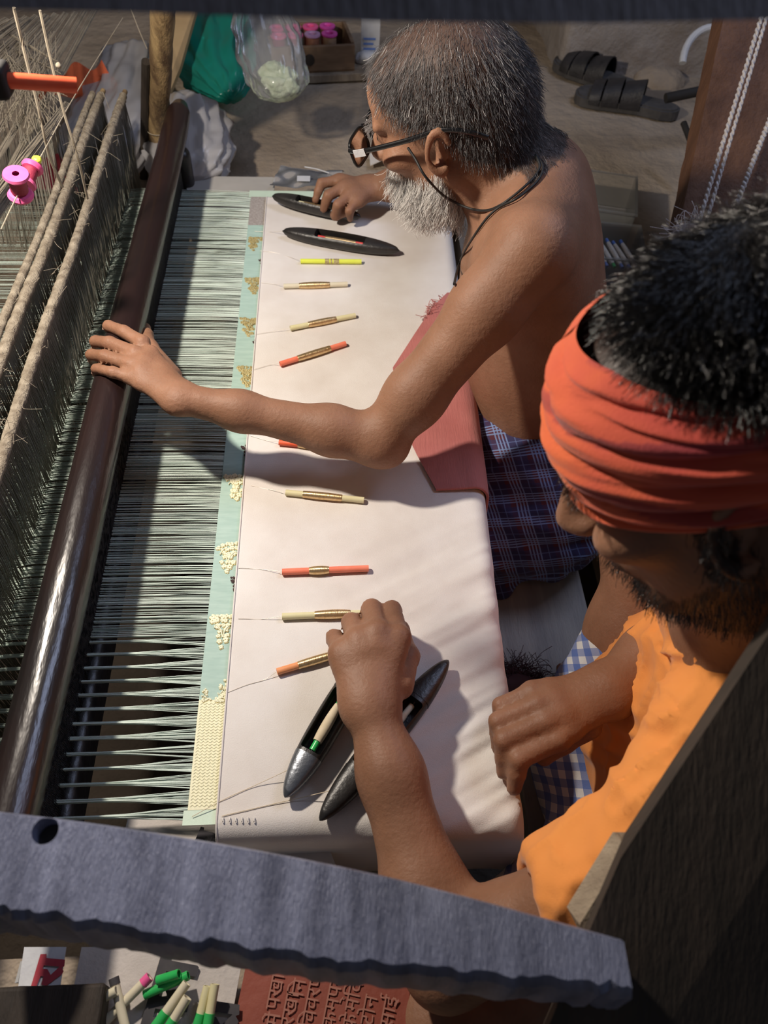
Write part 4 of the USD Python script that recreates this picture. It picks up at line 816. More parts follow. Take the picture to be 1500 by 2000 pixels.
# red-brown post with white ropes, dark rods
rp = thing('rope_post', 'broad red-brown wooden post with white ropes in front, far right', 'post')
bx_ = [atd(1395, 120, 1.42), atd(1560, 60, 1.42), atd(1490, 760, 1.42), atd(1290, 600, 1.42)]
q0, q1 = atd(1440, 40, 1.40), atd(1330, 560, 1.45)
ax_ = (q0 - q1) / np.linalg.norm(q0 - q1); rgt = CR - ax_ * (CR @ ax_); rgt /= np.linalg.norm(rgt); nn = np.cross(rgt, ax_)
pv = []
for e in (q0 + ax_ * .3, q1 - ax_ * .45):
    for a, b in ((-.035, -.03), (.14, -.03), (.14, .03), (-.035, .03)): pv.append(e + rgt * a + nn * b)
obj('post', lumpy(trimesh.convex.convex_hull(np.array(pv)), .004, 30, 3, .03), 'red_post', rp, smooth=30)
for i, (p, q, w_, lb) in enumerate([((1497, 0), (1363, 440), .0035, 'thick twisted white rope, left strand in front of the red-brown post'), ((1507, 0), (1374, 452), .003, 'thin white rope right beside the thick twisted one'), ((1572, 60), (1437, 402), .0042, 'white rope hanging apart at the right, above the young weaver\'s hair')]):
    P1, P2 = atd(*p, 1.30), atd(*q, 1.33); tt_ = np.linspace(0, 1, 90); ctr = P1 + (P2 - P1) * tt_[:, None]; rop = thing('rope', lb, 'rope')
    for k in range(2):
        ph = tt_ * 120 + k * math.pi; obj('strand', tube(ctr + .55 * w_ * (np.cos(ph)[:, None] * CR + np.sin(ph)[:, None] * CF), w_ * .72, 6), 'white_cord', rop, smooth=60)
    if i == 0:
        r = np.random.default_rng(4); curves('frayed_knot', [[P2 + r.normal(0, .004, 3), P2 + r.normal(0, .014, 3) - CU * .01 - CR * .012, P2 + r.normal(0, .018, 3) - CU * .02 - CR * .03] for _ in range(120)], .0011, 'white_cord', rop, kind='stuff')
say(stage.GetPrimAtPath(obj('iron_rod', tube([atd(1300, 192, 1.8), atd(1430, 165, 1.8)], .011, 12), 'black_matt', None)), 'dark iron rod running from the sandals to the red-brown post', 'rod')
say(stage.GetPrimAtPath(obj('iron_rod', tube([atd(1335, 240, 1.75), atd(1362, 310, 1.72)], .007, 12), 'black_matt', None)), 'short dark rod below the sandal heel, slanting to the floor', 'rod')
arc = [atd(1395 + 62 * math.cos(a), 128 + 75 * math.sin(a), 1.9) for a in np.linspace(math.pi * 1.02, math.pi * 1.62, 14)]
say(stage.GetPrimAtPath(obj('white_hoop', tube(arc, .0085, 10), 'paper_white', None)), 'white curved plastic hoop at the top right corner', 'hoop')
say(stage.GetPrimAtPath(obj('white_stick', tube([atd(1402, 52, 1.85), atd(1425, 100, 1.85)], .004, 8), 'paper_white', None)), 'thin white stick crossing the white hoop', 'stick')
say(stage.GetPrimAtPath(obj('dark_crate', box(.0, .22, 0, .3, 0, .3, .01).translate(tuple(at(1390, 150, FZ) + V(0.06, .05, 0))), 'black_matt', None)), 'black crate behind the white hoop at the top right', 'crate')
cz = at(1225, 172, FZ); say(stage.GetPrimAtPath(obj('stone', lumpy(trimesh.creation.icosphere(3, .06).apply_transform(np.diag([1.2, .9, .6, 1])).apply_translation(at(1290, 160, FZ)), .015, 18, 6, .02), 'clay', None)), 'clay lump behind the sandal heels', 'stone')

# trays with silver pirns
def tray(c, w, d, h, ang, lab, mat='tray_plastic'):
    t = thing('plastic_tray', lab, 'tray', c); th = .0022
    R = trimesh.transformations.rotation_matrix(ang, (0, 0, 1))
    def P(m): m = tm(m); m.apply_transform(R); m.apply_translation(c); return m
    obj('base', P(box(-w, w, -d, d, 0, th)), mat, t)
    for n_, bx in (('wall', (-w, w, -d, -d + th)), ('wall', (-w, w, d - th, d)), ('wall', (-w, -w + th, -d + th, d - th)), ('wall', (w - th, w, -d + th, d - th))): obj(n_, P(box(*bx, th, h)), mat, t)
    e = .004; obj('rim', P(cat_(box(-w - e, w + e, -d - e, -d, h - .003, h), box(-w - e, w + e, d, d + e, h - .003, h), box(-w - e, -w, -d, d, h - .003, h), box(w, w + e, -d, d, h - .003, h))), 'paper_white' if 0 else mat, t)
    return t, P
c0 = at(1150, 425, FZ + .02); tray(V(c0[0] - .02, c0[1], FZ + .012), .10, .075, .075, -.25, 'clear ribbed plastic tray on the floor behind the old weaver\'s shoulder')
c0 = at(1165, 492, FZ + .03); _, P_ = tray(V(c0[0] - .01, c0[1] - .02, FZ + .012), .085, .06, .06, -.15, 'clear plastic tray of silver pirns nearest the young weaver\'s hair')
r = np.random.default_rng(9)
for i in range(6):
    p = P_(trimesh.creation.icosphere(0, 1e-4).apply_translation((-.02 + .014 * i, .035, .035 + .004 * (i % 2)))).vertices.mean(0); q = P_(trimesh.creation.icosphere(0, 1e-4).apply_translation((.005 + .015 * i, -.045, .03))).vertices.mean(0)
    pirn(p, q, ['ink_blue', 'straw_green'][i == 2], ['leftmost silver-wound pirn in the clear tray by the young weaver\'s hair', 'second silver-wound pirn from the left in the clear tray by the hair', 'silver-wound pirn with green ends in the clear tray by the hair', 'fourth silver-wound pirn from the left in the clear tray by the hair', 'silver-wound blue-ended pirn just right of the middle, clear tray by the hair', 'rightmost silver-wound pirn in the clear tray by the young weaver\'s hair'][i], (.12, .88), None, r=.0035, name='silver_pirn', bulge=.001, wmat="zari_thread", group='silver pirns in the clear tray')
c0 = at(905, 470, -.2); _, P_ = tray(V(c0[0] + .03, c0[1], -0.248), .055, .11, .05, 0.0, 'clear plastic tray on the bench between cover and old weaver')
for i in range(4):
    p = P_(trimesh.creation.icosphere(0, 1e-4).apply_translation((-.04 + .012 * i, -.06 + .03 * i, .012))).vertices.mean(0); q = P_(trimesh.creation.icosphere(0, 1e-4).apply_translation((-.03 + .02 * i, .02 + .02 * i, .016))).vertices.mean(0)
    pirn(p, q, 'straw_ivory', ['leftmost silver-wound pirn', 'second silver-wound pirn from the left', 'third silver-wound pirn from the left', 'rightmost silver-wound pirn'][i] + ' in the bench tray between cover and old weaver', (.12, .88), None, r=.0035, name='silver_pirn', bulge=.001, wmat='zari_thread', group='silver pirns in the bench tray')

# card and clear packet by the far selvedge
g = at(455, 362, -.02); card = sg.box(-.085, -.02, .075, .022).buffer(.006); m = trimesh.creation.extrude_polygon(card, .003, engine='earcut'); m.apply_translation(at(457, 362, -.012))
say(stage.GetPrimAtPath(obj('grey_card', m, 'grey_card', None)), 'grey rounded card lying just beyond the far selvedge', 'card')
kp, _ = grid(26, 16, lambda u, v: at(592, 357, -.012) + np.stack([(u - .5) * .13 + .02 * v, (v - .5) * .07, .006 + .012 * meshkit.noise(np.stack([u * 5, v * 4, 0 * u], -1), 5)], -1))
ck = thing('clear_packet', 'clear plastic packet with a white label beyond the cover\'s far edge', 'packet'); obj('film', thicken(kp, .0004), 'clear_bag', ck)
obj('label', box(-.013, .013, -.010, .010, 0, .0006).translate(tuple(at(593, 349, .006))), 'paper_white', ck)
obj('folded_edge', tube([at(595, 326, .012), at(618, 330, .014), at(643, 338, .012)], .0012, 6), 'paper_white', ck)
wcl, _ = grid(10, 10, lambda u, v: at(752, 312, -.085) + np.stack([(u - .5) * .07, (v - .5) * .05, .05 * (1 - v) * u * 0 + .035 * u], -1))
say(stage.GetPrimAtPath(obj('white_rag', thicken(wcl, .002), 'calico', None)), 'corner of white cloth between the old weaver\'s beard and forearm', 'cloth')

# ---------------------------------------------------------------- near bottom: printed sacks, banner, loose pirns
def glyph(key, origin, dir_, up, size, mat, parent, thick=.00012):
    """printed letters: outline polygons laid flat at origin, reading along dir_"""
    dir_, up = np.asarray(dir_, float), np.asarray(up, float); n = np.cross(dir_, up); k = size / 46.0; ms = []
    for rings in GLYPHS[key]:
        rr = [np.array(q).reshape(-1, 2) for q in rings]; pg = sg.Polygon(rr[0], rr[1:]).buffer(0)
        for g_ in getattr(pg, 'geoms', [pg]):
            if g_.area > 2: ms.append(trimesh.creation.extrude_polygon(g_, thick / k, engine='earcut'))
    m = trimesh.util.concatenate(ms); v = m.vertices * k; m = trimesh.Trimesh(np.asarray(origin) + v[:, :1] * dir_ + v[:, 1:2] * up + v[:, 2:] * n, m.faces, process=False)
    return obj('letters', m, mat, parent, smooth=False)
def sheet(name, lab, cat, corners, z, mat, amp, seed):
    c = [at(x, y, z) for x, y in corners]; t = thing(name, lab, cat, sum(c) / 4)
    def f(u, v):
        u, v = u[..., None], v[..., None]; p = c[0] * (1 - u) * (1 - v) + c[1] * u * (1 - v) + c[2] * u * v + c[3] * (1 - u) * v
        p[..., 2] += amp * (meshkit.fbm(np.stack([p[..., 0] * 12, p[..., 1] * 12, 0 * p[..., 0]], -1), 3, seed) - .5); return p
    g_, _ = grid(40, 40, f); obj('sheet', thicken(g_, .0012), mat, t, smooth=60); return t
s1 = sheet('printed_sack', 'pale printed sack below the near selvedge, black letter on it', 'sack', [(250, 1600), (620, 1600), (700, 1800), (200, 1800)], -0.055, 'sacking', .006, 3)
def txt(key, px, py, qx, qy, z, size, mat, parent):
    o, e = at(px, py, z), at(qx, qy, z); d = e - o; d[2] = 0; d /= np.linalg.norm(d); glyph(key, o, d, np.cross(V(0, 0, 1), d), size, mat, parent)
txt('va', 374, 1650, 392, 1605, -.050, .020, 'ink_black', s1)
s2 = sheet('printed_sack', 'pale printed sack with large black letters under the loose pirns', 'sack', [(160, 1850), (478, 1850), (440, 2060), (120, 2060)], -0.060, 'sacking', .004, 5)
txt('man', 258, 2030, 300, 1890, -.055, .040, 'ink_black', s2); txt('ra', 372, 2040, 400, 1920, -.055, .036, 'ink_black', s2)
s3 = sheet('red_banner', 'dark red printed banner with pale lines of lettering, bottom centre', 'banner', [(484, 1870), (800, 1870), (800, 2080), (440, 2080)], -0.062, 'red_banner', .003, 7)
for key, px, py in (('mem', 506, 2003), ('pakha', 516, 1972), ('rakha', 545, 2003), ('ni', 555, 1945), ('vivaran', 574, 2006), ('company', 614, 2006), ('ke', 654, 2010), ('mandi', 660, 1972), ('ton', 690, 1998), ('sai', 728, 2003)):
    txt(key, px, py, px + 12, py - 60, -.0585, .0135, 'ink_cream', s3)
s4 = sheet('printed_sheet', 'white sheet with red lettering at the bottom left', 'sheet', [(48, 1850), (130, 1850), (112, 1965), (36, 1930)], -0.045, 'paper_white', .002, 9)
txt('ra', 54, 1932, 72, 1872, -.042, .026, 'ink_red', s4)
say(stage.GetPrimAtPath(obj('pale_slat', tube([at(37, 1920, -.05), at(48, 1878, -.05)], .004, 4), 'paper_white', None)), 'narrow pale slat left of the white lettered sheet', 'slat')
say(stage.GetPrimAtPath(obj('wooden_block', lumpy(box(-.11, .045, -.1, .02, -.03, .0, .004).translate(tuple(at(100, 1972, -.02))), .002, 40, 3, .02), 'dark_timber', None)), 'dark wooden block in the bottom left corner', 'block')
r = np.random.default_rng(31)
PB = [((282, 1943), (368, 1905), 'straw_green', None, 'bright green straw pirn lying crosswise under the crossbar'), ((300, 2010), (365, 1920), 'straw_ivory', 'straw_green', 'ivory pirn with green lower end, leaning left among the loose ones'),
      ((325, 2015), (366, 1948), 'straw_ivory', 'straw_green', 'short ivory pirn with green lower end, second in the loose bunch'), ((384, 2010), (406, 1926), 'straw_pale', 'straw_green', 'pale pirn standing left in the right-hand pair of loose pirns'),
      ((404, 2012), (420, 1922), 'straw_pale', 'straw_green', 'pale pirn at the right of the right-hand pair of loose pirns'), ((150, 1975), (228, 1935), 'straw_ivory', None, 'dull buff stick pirn at the left of the loose bunch'),
      ((196, 2005), (292, 1908), 'straw_ivory', 'pink_plastic', 'buff pirn with a pink end crossing the loose bunch'), ((246, 2012), (222, 1910), 'straw_ivory', 'ink_black', 'buff pirn with a black end standing steeply in the loose bunch'), ((308, 1915), (350, 1902), 'straw_green', None, 'dark green pirn just under the crossbar edge')]
for i, (p, q, m1, m2, lb) in enumerate(PB):
    z0 = -.048 + .004 * (i % 3); p, q = at(*p, z0), at(*q, z0 + .008); t = pirn(p, q, m1, lb, None, None, r=.0044, name='loose_pirn')
    L_ = np.linalg.norm(q - p)
    if m2: a0, a1 = (.86, 1.004) if m2 in ('pink_plastic', 'ink_black') else (-.004, .36); obj('end_sleeve', lathe_on(p, q, [(a0 * L_, .0035), (a0 * L_, .0049), (a1 * L_, .0049), (a1 * L_, .0035)], 16), m2, t)
# ---------------------------------------------------------------- people
def field_hit(F, px, py, k0=0.35, k1=1.6, lift=0.002):
    """first point of the modelled body along a view ray, a little above the skin"""
    ks = np.arange(k0, k1, 0.002); p = CE + ray(px, py) * ks[:, None]; i = np.round((p - F.lo) / F.h).astype(int)
    ok = np.all((i >= 0) & (i < F.n), 1); v = np.full(len(ks), 1.0); v[ok] = F.f[tuple(i[ok].T)]; w = np.argmax(v < lift)
    return p[w] if v[w] < lift else None
class Head:
    def __init__(self, c, A, s): self.c, self.A, self.s = np.asarray(c, float), np.asarray(A, float), s
    def w(self, *l): return self.c + self.s * (np.array(l) @ self.A)
    def l(self, p): return ((np.asarray(p) - self.c) @ self.A.T) / self.s
    def build(self, F, nose=1.0, beardless=True):
        s, A, w = self.s, self.A, self.w
        E = lambda c, r, k=.012, op='u': F.ell(w(*c), np.array(r) * s, A, k, op)
        E((-.012, 0, .035), (.099, .077, .083)); E((-.045, 0, .01), (.068, .069, .075), .02); E((.045, 0, .045), (.055, .066, .055), .02)
        E((.03, 0, -.035), (.062, .060, .072), .02)
        for y in (-1, 1):
            F.cap(w(-.008, .060 * y, -.048), w(.062, .022 * y, -.098), .014 * s, .016 * s, .025)
            E((.066, .047 * y, -.022), (.025, .022, .018), .02)                      # cheekbone
            E((.096, .033 * y, .004), (.015, .019, .013), .010, 's')                 # eye socket
            E((.082, .033 * y, .004), (.0135, .0145, .0135), .003)                   # lids over the eyeball
            F.cap(w(.094, .012 * y, .022), w(.084, .050 * y, .022), .007 * s, .006 * s, .012)   # brow
            E((.108, .011 * y, -.034), (.011, .0085, .008), .006)                    # nostril wing
            c = w(-.012, .079 * y, -.008); f, u = A[0], A[2]; n = A[1] * y           # ear: helix, lobe, bowl
            ring = [c + s * (n * (.010 + .006 * math.cos(a)) + f * (.013 * math.cos(a) - .004 * math.sin(a)) + u * (.026 * math.sin(a) + .004)) for a in np.linspace(-2.0, 2.9, 12)]
            ring = [q - n * .016 * s * (0.5 - 0.5 * math.cos(a - 3.1)) * 0 for q, a in zip(ring, np.linspace(-2.0, 2.9, 12))]
            F.chain(ring, [.0045 * s] * 12, .004)
            F.cap(w(-.004, .078 * y, -.022), w(-.006, .084 * y, -.034), .006 * s, .007 * s, .006)
            F.cap(w(-.010, .074 * y, -.012), w(-.013, .076 * y, .012), .010 * s, .009 * s, .006, 'u', (n, .7))
            E((-.006, .090 * y, -.006), (.007, .008, .012), .004, 's')
        F.cap(w(.096, 0, .014), w(.119 * nose, 0, -.030), .0085 * s, .0125 * s, .012)
        E((.078, 0, -.062), (.026, .03, .022), .015)
        E((.095, 0, -.058), (.011, .022, .0062), .005); E((.093, 0, -.070), (.011, .020, .0070), .005)
        E((.108, 0, -.0640), (.014, .021, .0016), .003, 's')
        E((.072, 0, -.100), (.022, .024, .018), .014)
def hand(F, wrist, mcp, pip, tip, thumb, R=(.0115, .0095, .0082, .0068), wr=.021, nrm=(0, 0, 1), flat=.72, kk=1.0, out=(0, 0, .0015)):
    """palm from the wrist to four knuckles, each finger its own chain, thumb from the palm's side"""
    for i in range(4):
        F.cap(wrist, np.asarray(wrist) + (np.asarray(mcp[i]) - wrist) * (.80 + .2 * (kk >= 1)), wr, R[0], .016 * kk, 'u', (nrm, flat))
        if i < 3: F.cap((np.asarray(mcp[i]) * .8 + np.asarray(wrist) * .2), (np.asarray(mcp[i + 1]) * .8 + np.asarray(wrist) * .2), R[0], R[0], .01)
    sc = (1.0, 1.05, 1.0, .86)
    for i in range(4):
        a, b, c = (np.asarray(q, float) for q in (mcp[i], pip[i], tip[i])); d = b + (c - b) * .52
        d = d + np.asarray(out)
        F.chain([a, b, d, c], [R[1] * 1.12 * sc[i], R[1] * sc[i], R[2] * sc[i], R[3] * sc[i]], .0035)
        F.ell(a, np.full(3, R[0] * .98), None, .008 * kk)
    F.chain(thumb, [.0145, .0115, .0095, .0078][:len(thumb)], .008)
def strand_set(pts, dirs, length, n, curl, rng, grav=0.0, clump=None):
    out = []
    for i in range(len(pts)):
        L = length * rng.uniform(.7, 1.15); d = dirs[i] + rng.normal(0, .16, 3); d /= np.linalg.norm(d); p = pts[i]; l = [p - d * .002]; q = p.copy(); ph = rng.uniform(0, 6.28)
        if clump is not None: ph = clump[i]
        b1 = np.cross(d, [.3, .5, .8]); b1 /= np.linalg.norm(b1); b2 = np.cross(d, b1)
        for k in range(1, n + 1):
            q = q + d * L / n + V(0, 0, -1) * grav * L / n * (k / n); l.append(q + curl * L * (math.cos(ph + k * 1.1) * b1 + math.sin(ph + k * 1.1) * b2) * k / n)
        out.append(l)
    return out

# ---- old weaver
HO = Head((.309, .759, .360), [[-.852, .383, -.358], [-.381, -.921, -.08], [-.36, .068, .93]], .955)
FO = Field((-.21, .36, -.74), (.66, 1.18, .52), .0036)
HO.build(FO)
SH, EL, WR = atd(1040, 492, .93), V(.214, .452, .083), at(352, 778, .120)
SH2, EL2, WR2 = V(.385, .850, .258), at(880, 348, .085), at(722, 367, .050)
NB = V(.432, .722, .292)
FO.cap(HO.w(-.040, 0, -.045), NB, .052, .058, .03); FO.cap(HO.w(-.005, 0, -.07), NB + V(-.035, -.01, -.035), .040, .045, .03)
FO.cap(HO.w(-.02, .05, -.06), NB + V(-.055, -.025, -.055), .014, .012, .02); FO.cap(HO.w(-.02, -.05, -.06), NB + V(-.055, .03, -.055), .014, .012, .02)
FO.ell((.436, .695, .165), (.096, .146, .165), None, .03); FO.ell((.468, .655, .02), (.100, .132, .17), None, .06); FO.ell((.492, .60, -.15), (.115, .155, .10), None, .05)
FO.cap(NB + V(.0, -.02, -.012), SH + V(.012, .02, .0), .048, .043, .04); FO.cap(NB + V(.0, .02, -.012), SH2 + V(.01, -.02, 0), .048, .043, .04)
FO.cap(NB + V(-.05, -.02, -.05), SH + V(-.02, .02, .012), .010, .010, .022); FO.ell(SH + V(.05, .075, -.075), (.028, .055, .075), None, .04)
FO.ell(SH + V(.0, .05, -.06), (.062, .06, .07), None, .04)
def limb(F, s, e, w, ra, ka=.025, up=None, bulge=.0):
    m1, m2 = s + (e - s) * .28, s + (e - s) * .75; f1 = e + (w - e) * .24
    F.chain([s, m1, m2, e], ra[:4], ka); F.chain([e, f1, e + (w - e) * .7, w], ra[4:8], ka)
limb(FO, SH, EL, WR, [.050, .042, .036, .032, .030, .0295, .0225, .0200])
FO.ell(EL + V(.016, -.006, -.010), (.018, .018, .016), None, .02)
limb(FO, SH2, EL2, WR2, [.046, .040, .035, .032, .031, .031, .025, .021])
mcp = [at(278, 670, .128), at(264, 691, .131), at(258, 713, .130), at(258, 738, .124)]
pip = [at(242, 648, .129), at(214, 670, .129), at(205, 696, .128), at(220, 727, .129)]
tip = [at(212, 643, .094), at(190, 681, .088), at(183, 707, .088), at(188, 731, .096)]
hand(FO, WR, mcp, pip, tip, [at(335, 735, .112), at(292, 680, .098), at(285, 655, .080), at(284, 640, .066)], R=(.0106, .0088, .0078, .0066), kk=.7, out=(-.008, 0, .008))
OLD_L = (mcp, pip, tip)
mcp = [at(663, 352, .062), at(672, 366, .062), at(684, 380, .058), at(698, 393, .052)]
pip = [at(628, 358, .060), at(641, 382, .058), at(660, 400, .052), at(682, 412, .046)]
tip = [at(616, 391, .034), at(632, 408, .033), at(655, 420, .030), at(684, 428, .026)]
hand(FO, WR2, mcp, pip, tip, [at(705, 385, .042), at(675, 408, .034), at(655, 421, .026)], R=(.0115, .0092, .0080, .0068))
hipc = V(.492, .60, -.15)
for y, yk in ((-.085, -.05), (.085, .06)):
    h_, k_, a_ = hipc + V(0, y, -.01), V(.20, .60 + y + yk, -.225), V(.23, .60 + y + yk, -.62)
    FO.chain([h_, h_ + (k_ - h_) * .5, k_], [.075, .066, .050], .03); FO.chain([k_, k_ + (a_ - k_) * .3, a_], [.046, .047, .032], .02); FO.cap(a_ + V(.03, 0, -.06), a_ + V(-.13, 0, -.085), .030, .022, .02)
mo = FO.mesh(5)
def scale_tint(m, H, hair=None, beard=None, lip=(.80, .55, .52), tb=.35):
    q = H.l(m.vertices); t = np.ones((len(q), 3)); near = np.linalg.norm(q, axis=1) < .16
    lips = near & (np.abs(q[:, 1]) < .021) & (q[:, 0] > .082) & (np.abs(q[:, 2] + .064) < .012); t[lips] = lip
    if hair is not None: h = near & hair(q); t[h] = np.array((.30, .36, .46))
    if beard is not None: b = near & beard(q); t[b] = np.minimum(t[b], tb)
    return t
def hair_o(q): return (q[:, 2] > np.interp(q[:, 0], [-.12, -.07, -.035, -.015, .02, .055, .075], [-.070, -.052, -.03, .018, .022, .052, .085])) & (np.abs(q[:, 1]) < .079 + 0 * q[:, 0])
def beard_o(q): return (q[:, 2] < np.interp(q[:, 0], [-.005, .03, .06, .095], [-.035, -.05, -.052, -.047])) & (q[:, 2] > -.125) & (q[:, 0] > .0) & ~((np.abs(q[:, 1]) < .02) & (np.abs(q[:, 2] + .064) < .009) & (q[:, 0] > .08))
OM = thing('person', 'grey-haired bearded weaver, bare-chested with spectacles, left arm stretched to the batten', 'person', (.49, .60, -.25))
to = scale_tint(mo, HO, hair_o, None)
obj('body', mo, 'skin_old', OM, smooth=True, tint=to)
for y in (-.033, .033):
    e = trimesh.creation.icosphere(3, .0118 * HO.s); e.apply_translation(HO.w(.083, y, .004)); ep = obj('eye', e, 'eye_white', OM)
    i_ = trimesh.creation.icosphere(2, .0055 * HO.s); i_.apply_translation(HO.w(.0925, y * .98, .001)); obj('iris', i_, 'iris_dark', ep)
r = np.random.default_rng(51); q = HO.l(mo.vertices); vn = mo.vertex_normals; near = np.linalg.norm(q, axis=1) < .16
ids = np.nonzero(near & hair_o(q))[0]
def grow(ids, n, rng, flowfn, length, curl, seg, grav):
    k = rng.choice(ids, n); p = mo.vertices[k] + rng.normal(0, .0022, (n, 3)); ql = HO.l(p); d = flowfn(ql, vn[k]); return strand_set(p, d, length, seg, curl, rng, grav)
def flow_o(ql, n):
    cr = np.array([-.045, .0, .11]); away = ql - cr; away[:, 2] -= .10; away /= np.linalg.norm(away, axis=1)[:, None]; d = .20 * n + .95 * (away @ HO.A); return d
thin = r.uniform(0, 1, len(ids)) < np.where((q[ids, 2] > .095), .75, 1.0); ids = ids[thin]
curves('hair', grow(ids, 11000, r, flow_o, .016, .08, 4, .1), .00030, 'hair_dark_grey', OM, label='short grey hair', kind='stuff')
curves('hair', grow(ids, 3600, r, flow_o, .016, .08, 4, .1), .00026, 'hair_grey', OM, kind='stuff')
curves('hair', grow(ids, 420, r, flow_o, .016, .08, 4, .1), .00027, 'hair_white', OM, kind='stuff')
ids = np.nonzero(near & beard_o(q))[0]
def flow_b(ql, n): return .35 * n + .9 * ((np.array([.18, 0, -1.0])) @ HO.A)
curves('beard', grow(ids, 4200, r, flow_b, .034, .16, 5, .2), .00038, 'hair_white', OM, label='white beard', kind='stuff')
curves('beard', grow(ids, 1100, r, flow_b, .030, .16, 5, .2), .00038, 'hair_grey', OM, kind='stuff')
ids = np.nonzero(near & (np.abs(q[:, 2] - .023) < .006) & (q[:, 0] > .07) & (np.abs(q[:, 1]) > .012) & (np.abs(q[:, 1]) < .052))[0]
if len(ids): curves('eyebrow', grow(ids, 260, r, lambda ql, n: .5 * n + .6 * (np.array([0, 1, -.3]) @ HO.A) * np.sign(ql[:, 1:2]), .011, .1, 3, 0), .00036, 'hair_grey', OM, kind='stuff')
def nail(m_, p_, t_, H_up, par, s=1.0):
    d = t_ - p_; d /= np.linalg.norm(d); u = np.asarray(H_up, float); u = u - d * (u @ d); u /= np.linalg.norm(u); b = np.cross(d, u)
    e = trimesh.creation.icosphere(3, 1.0); e.vertices *= (.0058 * s, .0046 * s, .0014); e.vertices = e.vertices @ np.array([d, b, u]) + mo.vertices[np.argmin(((mo.vertices - (t_ + u * .0062)) ** 2).sum(1))] - u * .0004; obj('nail', e, 'nail', par)
for a, b, c in zip(*OLD_L): nail(a, b, c, (-.8, 0, .6), OM)
def soft(F, fn_fold, sm=5):
    m = F.mesh(sm); F.v0 = np.array(m.vertices); m.vertices = m.vertices + m.vertex_normals * fn_fold(m.vertices)[:, None]; return m
FL = Field((.14, .38, -.72), (.68, .86, .06), .006)
FL.ell(hipc + V(.0, 0, .02), (.138, .178, .145), None, .03); FL.ell((.475, .635, -.04), (.118, .150, .07), None, .04)
for y, yk in ((-.085, -.05), (.085, .06)):
    h_, k_, a_ = hipc + V(0, y, -.01), V(.20, .60 + y + yk, -.225), V(.235, .60 + y + yk, -.58); FL.cap(h_, k_, .098, .062, .05); FL.cap(k_, a_, .066, .07, .03)
FL.cap(V(.44, .50, -.225), V(.425, .425, -.238), .035, .018, .03, 'u', ((0, 0, 1), .6)); FL.cap(V(.50, .50, -.225), V(.515, .455, -.236), .035, .018, .03, 'u', ((0, 0, 1), .6)); FL.cap(V(.415, .47, -.225), V(.395, .43, -.255), .022, .018, .02)
FL.plane((.47, .6, .012), (-.28, -.1, 1))
fold = lambda v: .012 * (meshkit.noise(np.stack([v[:, 0] * 12, v[:, 1] * 30 + v[:, 0] * 14, v[:, 2] * 36], -1), 3) - .5) + .006 * (meshkit.noise(v * V(30, 70, 80), 5) - .5)
ml = soft(FL, fold); uvl = np.stack([FL.v0[:, 0] + .35 * FL.v0[:, 2] + .1 * FL.v0[:, 1], FL.v0[:, 1] + .9 * FL.v0[:, 2] - .12 * FL.v0[:, 0]], 1)
obj('lungi', ml, 'plaid', OM, smooth=True, uv=uvl, label='maroon and blue plaid wrapped lungi')
# spectacles on a cord
SP = thing('spectacles', 'black-framed spectacles on a dark neck cord, worn by the grey-haired weaver', 'spectacles', HO.w(.12, 0, 0))
def rimpts(y):
    a = np.linspace(0, 2 * np.pi, 40, endpoint=True); c_, s_ = np.cos(a), np.sin(a); sg_ = lambda t, e: np.sign(t) * np.abs(t) ** e
    return np.array([HO.w(.128 + .004 * abs(cc) * 0, y + .0265 * sg_(cc, .55), -.006 + .0195 * sg_(ss, .55)) for cc, ss in zip(c_, s_)])
for y in (-.034, .034):
    obj('rim', tube(rimpts(y)[:-1].tolist() + [rimpts(y)[0].tolist()], .0021, 8), 'spectacle_black', SP, smooth=60)
    pts_ = rimpts(y)[:-1]; cc = pts_.mean(0); f_ = [[i, (i + 1) % len(pts_), len(pts_)] for i in range(len(pts_))]; obj('lens', (np.vstack([pts_, cc]), np.array(f_)), 'lens', SP, smooth=False)
    sg1 = 1 if y > 0 else -1
    obj('temple', tube(catmull([HO.w(.128, .062 * sg1, .004), HO.w(.10, .078 * sg1, .008), HO.w(.03, .0815 * sg1, .014), HO.w(-.02, .086 * sg1, .022), HO.w(-.055, .082 * sg1, .012), HO.w(-.075, .076 * sg1, -.002)], 6), .0026, 8, flat=1.3), 'spectacle_black', SP, smooth=60)
obj('bridge', tube([HO.w(.128, -.009, .004), HO.w(.132, 0, .008), HO.w(.128, .009, .004)], .002, 8), 'spectacle_black', SP)
st_ = manifold3d.Manifold.cube((.016, .0012, .0095), True).transform(np.column_stack([HO.A[0], HO.A[1], HO.A[2], HO.w(.103, .0815, .008)])); obj('sticker', st_, 'paper_white', SP, label='small white sticker on the arm of the frame')
cordp = [HO.w(.03, .085, .006)] + [p for p in (field_hit(FO, x, y, .6, 1.4, l) for x, y, l in ((812, 312, .010), (826, 338, .013), (842, 358, .013), (864, 380, .010), (890, 396, .005), (920, 408, .003), (950, 411, .003), (975, 402, .003), (1000, 385, .003), (1024, 365, .003), (1044, 345, .003), (1054, 325, .003), (1048, 306, .003))) if p is not None]
obj('cord', tube(catmull(cordp, 5), .0016, 8), 'black_cord', SP, smooth=60)
NC = [p for p in (field_hit(FO, x, y, .6, 1.4, .003) for x, y in ((1046, 302), (1060, 325), (1052, 350), (1030, 372), (1005, 390), (975, 405), (952, 425), (930, 455), (908, 490), (895, 520), (887, 555))) if p is not None]
say(stage.GetPrimAtPath(obj('neck_string', tube(catmull(NC, 5), .0016, 8), 'black_cord', None, smooth=60)), 'black string tied round the old weaver\'s neck, hanging down his chest', 'necklace')

